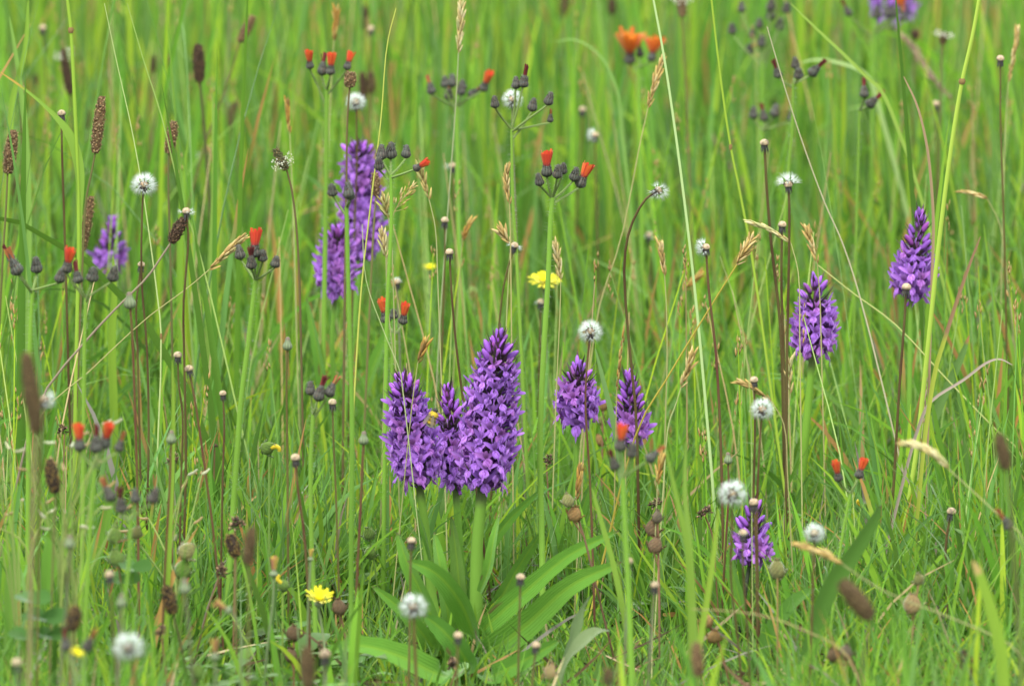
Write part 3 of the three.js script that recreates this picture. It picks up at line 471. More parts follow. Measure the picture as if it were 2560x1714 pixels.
hawkweed(7.6, [1050, 350], [[1052, 420]], [[1084, 315, 'r', 0.1, 1, 0.7], [1022, 340, 'r', -0.1, 1, 0.75]], 'small hawkweed with two faint red heads among tall blades');

// ---------------------------------------------------------------- hawkbits gone to seed, in bud and in flower
const SD = { cream: [0.4, 0.31, 0.19], dark: [0.035, 0.033, 0.03], white: [0.8, 0.86, 0.82], brown: [0.06, 0.032, 0.014], red: [0.095, 0.033, 0.022], green: [0.15, 0.2, 0.09], olive: [0.09, 0.075, 0.022], grey: [0.13, 0.15, 0.09] };
const seedBalls = {}, knobs = [], greenBuds = [];
{
  const mm = 0.001;
  for (const [kind, n, cut] of [['full', 62, () => true], ['half', 50, (d) => d.x * 0.75 + d.y * 0.2 + d.z * 0.1 < -0.05], ['top', 50, (d) => d.y > 0.15], ['tuft', 44, (d) => d.y < 0.25 && d.y > -0.35 && Math.abs(d.x) > 0.45]]) {
    seedBalls[kind] = [];
    for (let v = 0; v < 2; v++) {
      const G = new Geo(), A = new Geo();
      for (let k = 0; k < n; k++) {
        const y = 1 - 2 * (k + 0.5) / n * 0.92, a = k * 2.39996, r = Math.sqrt(Math.max(0, 1 - y * y)), dir = V(Math.cos(a) * r, y, Math.sin(a) * r).add(V(rr(-0.12, 0.12), rr(-0.12, 0.12), rr(-0.12, 0.12))).normalize();
        if (!cut(dir)) continue;
        const o = dir.clone().multiplyScalar(1.5 * mm), m = dir.clone().multiplyScalar(3.2 * mm), e = dir.clone().multiplyScalar(rr(3.9, 4.6) * mm);
        A.hair(m, o, 0.36 * mm, vary([0.1, 0.05, 0.04], 0.3)); G.hair(m, e, 0.1 * mm, SD.white);
        const s = V(0, 0, 0).crossVectors(dir, V(0.31, 0.5, 0.81)).normalize(), q = V(0, 0, 0).crossVectors(dir, s);
        const nh = 13; for (let h = 0; h < nh; h++) { const b = h / nh * 6.283 + rr(-0.2, 0.2), fl = rr(0.15, 0.85); G.hair(e, e.clone().addScaledVector(dir, rr(3.4, 4.6) * mm).addScaledVector(s, Math.cos(b) * fl * 3.4 * mm).addScaledVector(q, Math.sin(b) * fl * 3.4 * mm), 0.075 * mm, SD.white); }
      }
      seedBalls[kind].push([G.build(), A.build()]);
    }
  }
  for (let v = 0; v < 3; v++) {
    const R = new Geo(), prof = [[-2.2, 0.7], [-1.5, 1.3], [-0.6, 1.9], [0, 2.3], [0.9, 2.8], [2.1, 2.75], [3.2, 2.1], [3.8, 1.1], [4, 0.1]];
    R.grid(14, 8, (u, w) => { const [y, r] = prof[Math.round(w * 8)], q = r * (1 + 0.05 * Math.sin(u * 44 + w * 30 + v)); return V(Math.cos(u * 6.2832) * q * mm, y * mm, -Math.sin(u * 6.2832) * q * mm); }, (u, w) => (w < 0.45 ? SD.dark : vary(rnd() < 0.25 ? [0.16, 0.12, 0.08] : SD.cream, 0.2)));
    const B = new Geo();
    for (let k = 0; k < 15; k++) { const a = k / 15 * 6.283 + rr(-0.1, 0.1), o = V(Math.cos(a) * 1.9 * mm, -0.4 * mm, Math.sin(a) * 1.9 * mm), out = V(Math.cos(a), 0, Math.sin(a)), bend = rr(0.1, 0.9); B.ribbon([0, 0.4, 0.75, 1].map((t) => o.clone().addScaledVector(out, (1.6 * t * bend) * mm).add(V(0, -t * rr(3.6, 4.8) * mm, 0))), (t) => (0.5 - 0.42 * t) * mm, 0.3, out, vary(SD.dark, 0.4)); }
    knobs.push([R.build(), B.build()]);
    const G = new Geo(), gp = [[0, 0.9], [0.5, 2.2], [1.6, 3.3], [3, 3.7], [4.6, 3.4], [6, 2.5], [7.6, 1.9], [9.4, 1.7], [10.4, 1.1], [10.6, 0.2]];
    G.grid(18, 9, (u, w) => { const [y, r] = gp[Math.round(w * 9)], q = r * (1 + 0.08 * Math.cos(u * Math.PI * 18)); return V(Math.cos(u * 6.2832) * q * mm, y * mm, -Math.sin(u * 6.2832) * q * mm); }, (u, w) => (w > 0.72 ? vary([0.16, 0.12, 0.09], 0.2) : Math.round(u * 18) % 2 ? [0.1, 0.13, 0.07] : vary([0.19, 0.24, 0.13], 0.12)));
    greenBuds.push(G.build());
  }
}
// state: full, half, top, tuft (seeds left), bare (knob only), bud; size = width of the clock in photograph pixels
function hawkbit(d, pts, state, size, sc, label, o = {}) {
  const k = mpp(d), w = pts.map((p) => p), sp = stemPath(w, d), base = sp[0].clone(); base.y = 0;
  const g = thing('hawkbit', base, label, 'hawkbit', o.group || 'hawkbits gone to seed');
  const path = curve(rel(sp, base), 18), r = (o.sr || 6.5) * 0.88 * k * 0.5, c = vary(sc, 0.15), c2 = mixc(c, [0.11, 0.1, 0.03], 0.7), ph = rr(0, 9), hp = path[path.length - 1], dir = hp.clone().sub(path[path.length - 2]).normalize();
  part('stem', new Geo().tube(path, (t) => lerp(r * 1.1, r * 0.85, t), 6, (t) => mixc(c, c2, 0.5 + 0.5 * Math.sin(t * 9 + ph) * Math.sin(t * 23 + ph))), M.stem, g);
  part('stem_hairs', hairy(path, r, 120, 0.0012, [0.3, 0.28, 0.24]), M.fluff, g).userData.kind = 'stuff';
  const s = o.ks || 1;
  if (state === 'bud') { place(part('flower_bud', pick(greenBuds), M.bud, g), hp, dir, (o.bs || 1), rr(0, 6)); return g; }
  const kn = pick(knobs), m = place(part('receptacle', kn[0], M.bud, g), hp.clone().addScaledVector(dir, 0.0018 * s), dir, s, rr(0, 6));
  part('bracts', kn[1], M.bud, m).userData.kind = 'stuff';
  if (state !== 'bare') {
    const f = size * k / 0.0155, b = pick(seedBalls[state]), roll = o.roll ?? (state === 'half' ? (o.flip ? Math.PI : 0) : rr(0, 6));
    const pp = place(part('seed_clock', b[0], M.fluff, g), hp.clone().addScaledVector(dir, 0.003), o.dir ? V(...o.dir) : dir, f, roll); pp.userData.label = 'white fluff of seed parachutes';
    part('seeds', b[1], M.dry, pp).userData.kind = 'stuff';
  }
  return g;
}
const B = SD.brown, R = SD.red, O = SD.olive;
hawkbit(5.85, [[358, 474], [355, 520], [353, 700], [366, 860], [371, 1100], [366, 1300]], 'full', 68, B, 'full white seed clock on a long dark stem, by itself among tall green blades');
hawkbit(6.3, [[890, 266], [892, 400], [886, 560]], 'full', 54, B, 'small white seed clock above the tip of the tall slim orchid');
hawkbit(6.05, [[1281, 260], [1281, 340], [1288, 500]], 'full', 56, SD.green, 'white seed clock ringed by grey hawkweed buds');
hawkbit(5.8, [[1972, 474], [1974, 520], [1972, 700], [1968, 900], [1966, 1200]], 'top', 68, B, 'ragged white seed clock with its lower seeds gone, on a stout brown stem', { sr: 8 });
hawkbit(5.75, [[1475, 842], [1467, 920], [1464, 1020], [1474, 1180], [1480, 1330]], 'full', 66, R, 'round white seed clock standing in front of the stout short orchid');
hawkbit(5.6, [[1905, 1036], [1899, 1120], [1893, 1300], [1896, 1480]], 'full', 64, R, 'white seed clock with a dark heart beside a dry seed head');
hawkbit(5.3, [[1831, 1248], [1830, 1320], [1828, 1450], [1845, 1600]], 'full', 78, B, 'wide white seed clock in front of the small dark orchid');
hawkbit(5.2, [[2037, 1346], [2034, 1420], [2030, 1560]], 'full', 58, R, 'white seed clock resting against a nodding grass head');
hawkbit(5.05, [[1034, 1530], [1036, 1600], [1040, 1690]], 'full', 76, O, 'white seed clock in front of the orchid leaves', { sr: 11 });
hawkbit(4.55, [[323, 1632], [335, 1690]], 'full', 86, O, 'big soft white seed clock low in the turf', { sr: 9 });
hawkbit(5.0, [[110, 1012], [100, 1150], [96, 1400]], 'half', 60, O, 'white seed clock hidden by a brown plantain head', { flip: true });
hawkbit(7.3, [[541, 496], [540, 620]], 'full', 40, SD.green, 'small pale seed clock deep among long upright blades');
hawkbit(7.4, [[1540, 556], [1540, 680]], 'full', 44, SD.green, 'small pale seed clock between a bent brown stem and green grass');
hawkbit(5.85, [[1636, 482], [1612, 500], [1575, 572], [1561, 660], [1572, 850], [1590, 1030], [1596, 1250]], 'half', 62, B, 'half blown seed clock on a stem bent over like a crook', { dir: [0.35, 1, 0.1], roll: 2.2, sr: 8 });
hawkbit(5.8, [[1766, 630], [1772, 720], [1790, 880], [1802, 1100], [1808, 1350]], 'half', 58, R, 'half blown seed clock, white on one side, on a red-brown stem', { sr: 8 });
hawkbit(6.5, [[1131, 425], [1136, 520], [1138, 600]], 'tuft', 44, O, 'seed head with a few white tufts over a fine grass panicle');
hawkbit(6.6, [[1488, 348], [1489, 450], [1494, 600]], 'half', 46, O, 'pale half blown seed head on a thin straight stem in the tall grass', { sr: 6 });
hawkbit(6.7, [[1624, 598], [1628, 700], [1632, 800]], 'tuft', 48, O, 'tufted seed head between a golden grass head and a half blown clock');
hawkbit(5.95, [[1283, 625], [1262, 700], [1246, 830], [1240, 940]], 'tuft', 46, O, 'tufted seed head leaning over the tallest orchid', { sr: 6 });
hawkbit(6.3, [[1352, 766], [1350, 860], [1348, 980]], 'tuft', 44, B, 'tufted seed head just below the open yellow flower');
hawkbit(5.75, [[466, 540], [470, 600], [458, 760], [460, 900], [464, 1150], [460, 1330]], 'tuft', 46, B, 'withered seed head with drooping grey bracts over a tilted plantain', { sr: 7 });
hawkbit(6.2, [[992, 716], [996, 800]], 'top', 28, SD.grey, 'tiny half white seed head beside two red hawkweed flowers');
hawkbit(5.3, [[1858, 1345], [1858, 1420], [1868, 1560]], 'tuft', 34, B, 'small tufted seed head against the small dark orchid');
hawkbit(7.2, [[505, 402], [500, 480]], 'half', 36, SD.green, 'small white seed head half hidden in the long blades');
for (const [d, pts, sc, label, sr, ks] of [
  [6.0, [[153, 295], [154, 380], [160, 560]], B, 'bare seed head touching an arching yellow-tipped blade', 7],
  [6.0, [[1912, 370], [1918, 480], [1930, 620], [1952, 820], [1960, 1100]], B, 'bare cream seed head on the thickest dark stem, under small grey buds', 9, 1.1],
  [5.95, [[1956, 574], [1954, 700], [1960, 900]], B, 'bare seed head beside a pale slanting grass head', 8, 1.05],
  [6.1, [[2502, 158], [2502, 280], [2506, 420], [2512, 600]], O, 'bare seed head next to a tall dry feathery grass', 6],
  [6.7, [[2341, 270], [2342, 400]], O, 'pale bare seed head between the tall dry blade and a bright stalk', 6],
  [5.8, [[2266, 732], [2262, 800], [2250, 960], [2238, 1160], [2225, 1400], [2212, 1600]], B, 'bare seed head below the pointed orchid, on a long brown stem', 8, 1.15],
  [5.84, [[1124, 642], [1128, 720], [1140, 860], [1158, 1000], [1172, 1080]], B, 'bare round seed head on a stem running down behind the tallest orchid', 7],
  [6.1, [[1112, 562], [1112, 650], [1108, 760]], O, 'bare seed head under the half tufted one in tall grass', 6],
  [6.8, [[1456, 284], [1450, 400], [1440, 560]], O, 'bare seed head on a long straight stem behind the two-flowered hawkweed', 6],
  [7.2, [[1185, 354], [1186, 450]], O, 'bare seed head among tall blades over the fine panicle', 5],
  [6.9, [[927, 82], [924, 200]], O, 'pale bare seed head under a dark plantain', 5],
  [6.9, [[106, 80], [114, 200]], O, 'bare seed head among the tallest blades', 5],
  [6.5, [[51, 232], [53, 330]], B, 'bare seed head on a dark stem above a tan plantain', 6],
  [5.95, [[351, 672], [340, 760], [344, 900]], B, 'small bare seed head pressed against the long stem of a full clock', 6, 0.9],
  [5.7, [[444, 900], [446, 960], [456, 1040], [452, 1200]], B, 'bare seed head leaning to another just below it', 6],
  [5.65, [[474, 934], [488, 1010], [510, 1160], [535, 1350], [556, 1600]], R, 'bare seed head on a long slanting red stem', 7],
  [5.7, [[557, 994], [560, 1060], [556, 1200]], R, 'small bare seed head on a short red stem near a pale hairy hawkweed stem', 6, 0.85],
  [5.7, [[831, 1018], [833, 1090], [838, 1200]], O, 'bare seed head tucked beside the rusty hawkweed', 6],
  [5.5, [[739, 1158], [744, 1220], [758, 1320], [770, 1480], [774, 1640]], R, 'bare seed head on a red stem leading down to a yellow flower', 8, 1.1],
  [5.35, [[1028, 1365], [1026, 1430], [1024, 1560]], O, 'bare seed head right above a white seed clock by the orchid leaves', 7],
  [5.0, [[1145, 1602], [1142, 1680]], O, 'bare seed head in front of the big orchid stems', 8],
  [5.3, [[1301, 1456], [1298, 1560], [1296, 1680]], O, 'bare seed head before the broad arching orchid leaf', 7],
  [5.15, [[1571, 1416], [1568, 1500], [1562, 1640]], SD.grey, 'bare seed head in front of two bright upright blades', 7],
  [5.15, [[1636, 1476], [1630, 1560], [1622, 1680]], SD.grey, 'bare seed head under the dry rattle pods', 8],
  [5.2, [[1339, 1626], [1332, 1690]], O, 'bare seed head above a pale papery pod', 7],
  [5.5, [[1886, 1270], [1890, 1350], [1894, 1560]], B, 'bare seed head on a brown stem across the small dark orchid', 8, 1.1],
  [5.7, [[1886, 962], [1888, 1060], [1884, 1250]], B, 'bare seed head with a straw grass head crossing it', 7],
  [5.65, [[2377, 1292], [2368, 1340], [2364, 1420], [2374, 1560]], B, 'bare seed head on a dark stem alone in fine grass', 8, 1.1],
  [4.8, [[273, 1450], [280, 1560], [290, 1680]], O, 'bare seed head by round green rattle pods', 7],
  [4.7, [[42, 1672], [44, 1710]], SD.grey, 'bare seed head beside clover leaves', 9, 1.15],
  [4.8, [[812, 1652], [812, 1700]], SD.grey, 'bare grey seed head in front of the tip of a broad orchid leaf', 9, 1.2],
  [7.3, [[1170, 330], [1172, 420]], O, 'tiny bare seed head above a row of grey hawkweed buds', 4, 0.9],
]) hawkbit(d, pts, 'bare', 0, sc, label, { sr, ks });
for (const [d, pts, sc, label, bs, sr] of [
  [5.6, [[325, 772], [330, 840], [336, 1000], [342, 1200], [345, 1380]], R, 'plump green hawkbit bud on a reddish stem', 1.05, 8],
  [5.7, [[718, 876], [716, 950], [718, 1150]], O, 'narrow green hawkbit bud standing clear above the three-headed hawkweed', 0.85, 7],
  [5.6, [[908, 1112], [902, 1250], [892, 1450], [888, 1600]], R, 'narrow green hawkbit bud on a long wine-red stem beside the bee orchid', 0.85, 8],
  [5.4, [[427, 1110], [424, 1200], [412, 1420]], R, 'green hawkbit bud with a withered brown tip', 0.85, 7],
  [4.8, [[172, 1372], [166, 1480], [150, 1680]], SD.grey, 'green hawkbit bud over a broad leaf', 0.8, 7],
  [4.75, [[302, 1520], [298, 1600]], SD.grey, 'grey-green hawkbit bud over the big soft seed clock', 0.8, 10],
  [4.7, [[463, 1486], [470, 1560]], SD.grey, 'pale green hawkbit bud beside a dark plantain head', 0.9, 9],
  [5.7, [[1821, 1160], [1822, 1230], [1812, 1400]], R, 'grey hawkbit bud just above a wide white seed clock', 0.75, 7],
]) hawkbit(d, pts, 'bud', 0, sc, label, { bs, sr, group: 'hawkbit buds' });

// yellow hawkbit flowers: state open, side, closed
const yellowRays = (() => {
  const mk = (n, flare, len, c) => { const G = new Geo(), mm = 0.001; for (let k = 0; k < n; k++) { const ring = Math.floor(k / (n / 3)), a = k * 2.39996, fl = flare * (1 - ring * 0.27), dir = V(Math.cos(a) * Math.sin(fl), Math.cos(fl), Math.sin(a) * Math.sin(fl)), out = V(Math.cos(a) * Math.cos(fl), -Math.sin(fl), Math.sin(a) * Math.cos(fl)), L = len * (1 - ring * 0.2) * rr(0.9, 1.1) * mm, o = V(Math.cos(a) * 1.6 * mm, 4 * mm, Math.sin(a) * 1.6 * mm); G.ribbon([0, 0.4, 0.75, 1].map((t) => o.clone().addScaledVector(dir, L * t).addScaledVector(out, L * 0.1 * t * t)), (t) => 0.85 * mm * Math.min(1, 0.55 + t), 0.2, out.clone().negate(), vary(typeof c === 'function' ? c() : c, 0.1)); } return G.build(); };
  return { open: mk(48, 1.35, 9.5, [0.74, 0.68, 0.006]), side: mk(42, 0.95, 9.5, [0.74, 0.68, 0.006]), closed: mk(20, 0.1, 7.5, () => (rnd() < 0.5 ? [0.5, 0.38, 0.06] : [0.36, 0.17, 0.07])) };
})();
function yellow(d, pts, state, size, label, dir, petLabel) {
  const k = mpp(d), sp = stemPath(pts, d), base = sp[0].clone(); base.y = 0;
  const g = thing('yellow_hawkbit', base, label, 'yellow flower', 'yellow flowers in the meadow'), path = curve(rel(sp, base), 14), hp = path[path.length - 1], up = dir ? V(...dir) : hp.clone().sub(path[path.length - 2]);
  part('stem', new Geo().tube(path, 0.0008, 6, vary(SD.green, 0.1)), M.stem, g);
  const b = place(part('flower_base', greenBuds[0], M.bud, g), hp, up, size * 0.8, rr(0, 6));
  b.scale.set(size * 0.75, size * 0.5, size * 0.75);
  const p = place(part('petals', yellowRays[state], M.ray, g), hp.clone().addScaledVector(up.clone().normalize(), 0.0012 * size), up, size, rr(0, 6));
  if (petLabel) p.userData.label = petLabel;
  return g;
}
yellow(6.3, [[1360, 720], [1362, 800], [1370, 950]], 'open', 1.05, 'wide open bright yellow flower crossed by a hairy hawkweed stem', [0.05, 1, 0.4]);
yellow(5.4, [[795, 1515], [806, 1580]], 'side', 0.92, 'bright yellow flower seen from its side, beside a round brown rattle pod', [0.12, 0.9, 0.45]);
yellow(6.5, [[1074, 682], [1076, 800]], 'side', 0.55, 'small golden flower behind the leaves of tall grass', [0, 1, 0.3]);
yellow(5.25, [[684, 1442], [682, 1500], [668, 1620]], 'closed', 0.98, 'closed yellow flower bud with rusty outer petals on a thin grey stem');
yellow(4.75, [[537, 1650], [538, 1700]], 'closed', 1.0, 'closed yellow and pink flower bud low over a red stem');
yellow(4.65, [[184, 1646], [186, 1700]], 'side', 0.5, 'half open yellow flower among dark hawkweed heads', [0.4, 0.8, 0.3]);
yellow(5.4, [[776, 1402], [772, 1480]], 'closed', 0.6, 'small yellow-brown closed flower over the open side-facing one');
yellow(4.8, [[577, 1530], [600, 1570], [602, 1660]], 'closed', 0.9, 'pinkish brown flower bud tilted on a pale curved stem', [-0.75, 0.5, 0.1]);

// ---------------------------------------------------------------- ribwort plantains
function plantain(d, top, bot, wpx, stem, look, label, o = {}) {
  const k = mpp(d), sp = stemPath([bot, ...stem], d), base = sp[0].clone(); base.y = 0;
  const g = thing('plantain', base, label, 'plantain', 'ribwort plantain heads');
  const path = curve(rel(sp, base), 16), r = (o.sr || 6) * k * 0.5;
  part('stem', new Geo().tube(path, (t) => lerp(r * 1.1, r * 0.8, t), 6, vary(o.sc || [0.12, 0.12, 0.04], 0.15)), M.stem, g);
  const a = path[path.length - 1], b = at(...top, d).sub(base), ax = b.clone().sub(a), L = ax.length(), hw = wpx * k * 0.5; ax.normalize();
  const [cc, ct] = { tan: [[0.13, 0.075, 0.033], [0.42, 0.29, 0.14]], dark: [[0.05, 0.028, 0.014], [0.17, 0.095, 0.045]], speck: [[0.035, 0.022, 0.012], [0.32, 0.2, 0.05]], brown: [[0.085, 0.056, 0.022], [0.24, 0.16, 0.07]], green: [[0.07, 0.07, 0.025], [0.2, 0.13, 0.05]] }[look];
  const G = new Geo(), e1 = V(0, 0, 1).addScaledVector(ax, -ax.z).normalize(), e2 = V(0, 0, 0).crossVectors(ax, e1), prof = (t) => Math.pow(Math.sin(Math.PI * Math.min(0.97, 0.1 + 0.86 * t)), 0.45);
  const core = []; for (let j = 0; j <= 8; j++) core.push(a.clone().addScaledVector(ax, L * j / 8));
  G.tube(core, (t) => hw * 0.8 * prof(t) + 0.0001, 8, cc);
  const n = Math.round(Math.max(50, L / 0.00062 * hw / 0.0042 * 4.6));
  for (let i = 0; i < n; i++) {
    const t = Math.min(1, Math.max(0, (i + 0.5) / n + rr(-0.015, 0.015))), az = i * 2.39996 + rr(-0.3, 0.3), out = V(0, 0, 0).addScaledVector(e1, Math.cos(az)).addScaledVector(e2, Math.sin(az)), rad = hw * 0.76 * prof(t) * rr(0.94, 1.06), s = rr(0.75, 1.35);
    G.kite(a.clone().addScaledVector(ax, t * L * 0.97 - 0.0006).addScaledVector(out, rad), ax.clone().addScaledVector(out, rr(0.2, 0.75)).normalize(), out, 0.0021 * s, 0.00085 * s, 0.0006 * s, vary(cc, 0.35), rnd() < 0.62 ? vary(ct, 0.3) : vary(cc, 0.3));
  }
  part('seed_head', G, M.dry, g);
  if (o.stamens) {
    const S = new Geo(), [t0, t1] = o.stamens;
    for (let i = 0; i < 46; i++) { const t = rr(t0, t1), az = rr(0, 6.28), out = V(0, 0, 0).addScaledVector(e1, Math.cos(az)).addScaledVector(e2, Math.sin(az)), p = a.clone().addScaledVector(ax, t * L).addScaledVector(out, hw * 0.8), q = p.clone().addScaledVector(out, rr(0.003, 0.006)).addScaledVector(ax, rr(-0.001, 0.002)); S.hair(p, q, 0.00012, [0.7, 0.75, 0.6]); S.kite(q, ax, out, 0.0016, 0.0006, 0.0005, [0.75, 0.75, 0.6], [0.8, 0.8, 0.66]); }
    part('stamens', S, M.fluff, g);
  }
  return g;
}
plantain(6.5, [494, 110], [499, 204], 34, [[508, 300], [516, 400]], 'dark', 'dark plantain head standing straight on a thick stem beside crossing blades', { sr: 9, sc: [0.07, 0.08, 0.03] });
plantain(5.95, [254, 240], [237, 382], 31, [[228, 430], [214, 500], [206, 640]], 'tan', 'long tan plantain head with open scales');
plantain(6.05, [434, 303], [421, 383], 31, [[420, 460], [424, 600]], 'tan', 'short tan plantain head beside thin crossing stalks');
plantain(6.0, [33, 325], [18, 433], 36, [[14, 520], [6, 640]], 'tan', 'stout tan plantain head beside a dark bare stem');
plantain(6.7, [156, 122], [175, 236], 24, [[178, 330]], 'dark', 'bent plantain head with a pale ragged tip, behind a bright stalk', { stamens: [0.75, 0.98] });
plantain(6.8, [40, 440], [42, 508], 26, [[36, 600]], 'brown', 'dull brown plantain head under a stout tan one');
plantain(7.0, [588, 255], [580, 318], 30, [[576, 420]], 'brown', 'soft brown plantain head beside a straight dark one');
plantain(6.6, [633, 40], [599, 104], 27, [[580, 170], [545, 270], [515, 350]], 'tan', 'brown plantain head tilted on a slanting stem');
plantain(5.75, [460, 545], [427, 606], 34, [[404, 640], [368, 692], [290, 770], [200, 868], [100, 1000]], 'dark', 'tilted dark plantain head on a long grey slanting stem', { sc: [0.2, 0.15, 0.1] });
plantain(6.1, [228, 490], [204, 626], 27, [[196, 720], [190, 820]], 'tan', 'slender tan plantain head just before a lilac orchid');
plantain(7.0, [218, 272], [215, 322], 17, [[214, 400]], 'brown', 'thin brown plantain head behind the long tan one');
plantain(7.2, [88, 186], [86, 216], 11, [[84, 300]], 'dark', 'tiny dark plantain head in the tall blades');
plantain(7.0, [384, 140], [382, 182], 13, [[380, 260]], 'dark', 'thin dark plantain head beside a small rounded one');
plantain(7.0, [421, 138], [420, 166], 17, [[420, 250]], 'brown', 'small rounded brown plantain head beside a thin dark one');
plantain(6.9, [146, 584], [142, 618], 26, [[140, 700]], 'dark', 'short dark plantain head behind red and grey hawkweed heads');
plantain(7.2, [914, 15], [908, 76], 21, [[910, 160]], 'dark', 'dark plantain head over a pale bare seed head');
plantain(6.8, [906, 180], [909, 250], 22, [[908, 330]], 'dark', 'dark plantain head, one of a close pair');
plantain(6.8, [926, 180], [928, 232], 22, [[925, 330]], 'brown', 'browner plantain head of a close pair');
plantain(6.05, [876, 180], [874, 218], 34, [[868, 300], [866, 440], [864, 560]], 'tan', 'short round plantain head like a bobble under the red-tipped hawkweed', { sc: [0.1, 0.08, 0.03] });
plantain(5.95, [686, 372], [716, 424], 24, [[728, 470], [740, 560], [748, 700], [752, 860]], 'green', 'flowering plantain head with a ring of white stamens', { stamens: [0.1, 0.55], sc: [0.1, 0.08, 0.03] });
plantain(6.1, [938, 432], [940, 490], 24, [[936, 540], [930, 640]], 'tan', 'tan plantain head overlapping the tall slim orchid');
plantain(7.2, [692, 524], [688, 566], 27, [[690, 660]], 'brown', 'soft brown plantain head among dark leaves');
plantain(7.3, [1412, -20], [1412, 44], 20, [[1410, 140]], 'brown', 'brown plantain head rising beyond the two orange flowers');
plantain(7.3, [1530, -5], [1530, 36], 22, [[1528, 140]], 'dark', 'dull plantain head on a pale stem beyond the orange flowers');
plantain(6.6, [1703, -20], [1706, 42], 24, [[1710, 120], [1718, 280]], 'tan', 'plantain head with pale stamens on its tip', { stamens: [0.45, 0.75] });
plantain(6.9, [2289, 74], [2288, 98], 20, [[2286, 180]], 'dark', 'small grey plantain head near a slanting dry panicle');
plantain(6.6, [2362, 82], [2356, 110], 20, [[2354, 200]], 'brown', 'small plantain head with a split pale tip', { stamens: [0.6, 0.9] });
plantain(4.45, [64, 880], [90, 1080], 46, [[84, 1200], [76, 1500]], 'brown', 'large soft brown plantain head before a white seed clock', { sr: 11, sc: [0.2, 0.16, 0.07] });
plantain(5.15, [122, 1148], [138, 1232], 38, [[134, 1320]], 'speck', 'dark speckled plantain head wrapped in pale chickweed capsules');
plantain(4.75, [190, 1516], [178, 1576], 40, [[176, 1660]], 'speck', 'speckled plantain head low over a hawkweed, by clover');
plantain(5.2, [414, 1466], [432, 1534], 40, [[446, 1590], [466, 1680]], 'speck', 'near black speckled plantain head on a curved dark stem', { sc: [0.05, 0.05, 0.02] });
plantain(5.35, [573, 1336], [590, 1392], 38, [[588, 1480], [590, 1600]], 'speck', 'dark speckled plantain head touching a soft brown one');
plantain(4.6, [628, 1320], [618, 1412], 34, [[622, 1500], [620, 1650]], 'brown', 'soft brown plantain head touching a speckled dark one', { sr: 7 });
plantain(4.4, [766, 1615], [770, 1720], 42, [], 'brown', 'thick soft brown plantain head before the broad orchid leaf', { sr: 9 });
plantain(4.45, [2104, 1452], [2178, 1545], 58, [[2172, 1590], [2152, 1690]], 'brown', 'fat soft brown plantain head leaning back on its stem', { sr: 8, sc: [0.08, 0.09, 0.03] });
plantain(4.5, [2498, 1086], [2518, 1174], 40, [[2526, 1260], [2540, 1450]], 'brown', 'soft brown plantain head over fine crossing stalks', { sr: 9 });
plantain(5.2, [2402, 1628], [2438, 1696], 42, [], 'speck', 'speckled black plantain head leaning over in short grass');
plantain(4.5, [1742, 1606], [1746, 1690], 34, [], 'tan', 'pale yellowish plantain head between bright blades');
plantain(4.6, [1522, 1672], [1520, 1714], 28, [], 'brown', 'short brown plantain head by a grey-backed leaf');

// ---------------------------------------------------------------- vernal grass and other flowering grasses
const spikelets = [0, 1, 2].map((v) => {
  const G = new Geo(), mm = 0.001, L = rr(6.5, 8.5);
  G.tube([0, 0.15, 0.4, 0.65, 0.85, 1].map((t) => V(0.5 * t * t * mm, t * L * mm, 0)), (t) => 0.85 * mm * Math.pow(Math.sin(Math.PI * Math.min(0.98, 0.12 + 0.86 * Math.pow(t, 0.8))), 0.8), 5, (t) => (t > 0.75 ? [1.25, 1.2, 1.05] : t < 0.3 ? [0.7, 0.62, 0.5] : [1, 1, 1]));
  G.hair(V(0, L * 0.6 * mm, 0), V(1.2 * mm, (L + rr(2, 4)) * mm, 0), 0.12 * mm, [0.9, 0.75, 0.5]);
  return G.build();
});
const glumes = { rust: [[0.32, 0.18, 0.035], [0.2, 0.12, 0.03], [0.36, 0.25, 0.07]], straw: [[0.42, 0.3, 0.1], [0.3, 0.21, 0.07], [0.46, 0.37, 0.17]], pale: [[0.46, 0.41, 0.22], [0.38, 0.31, 0.13], [0.33, 0.33, 0.14]], green: [[0.3, 0.3, 0.1], [0.42, 0.34, 0.12], [0.26, 0.22, 0.07]], mauve: [[0.28, 0.19, 0.15], [0.34, 0.24, 0.18], [0.24, 0.18, 0.13]] };
const glumeMats = Object.fromEntries(Object.entries(glumes).map(([k, a]) => [k, a.map((c) => { const m = M.dry.clone(); m.color.setRGB(...c); return m; })]));
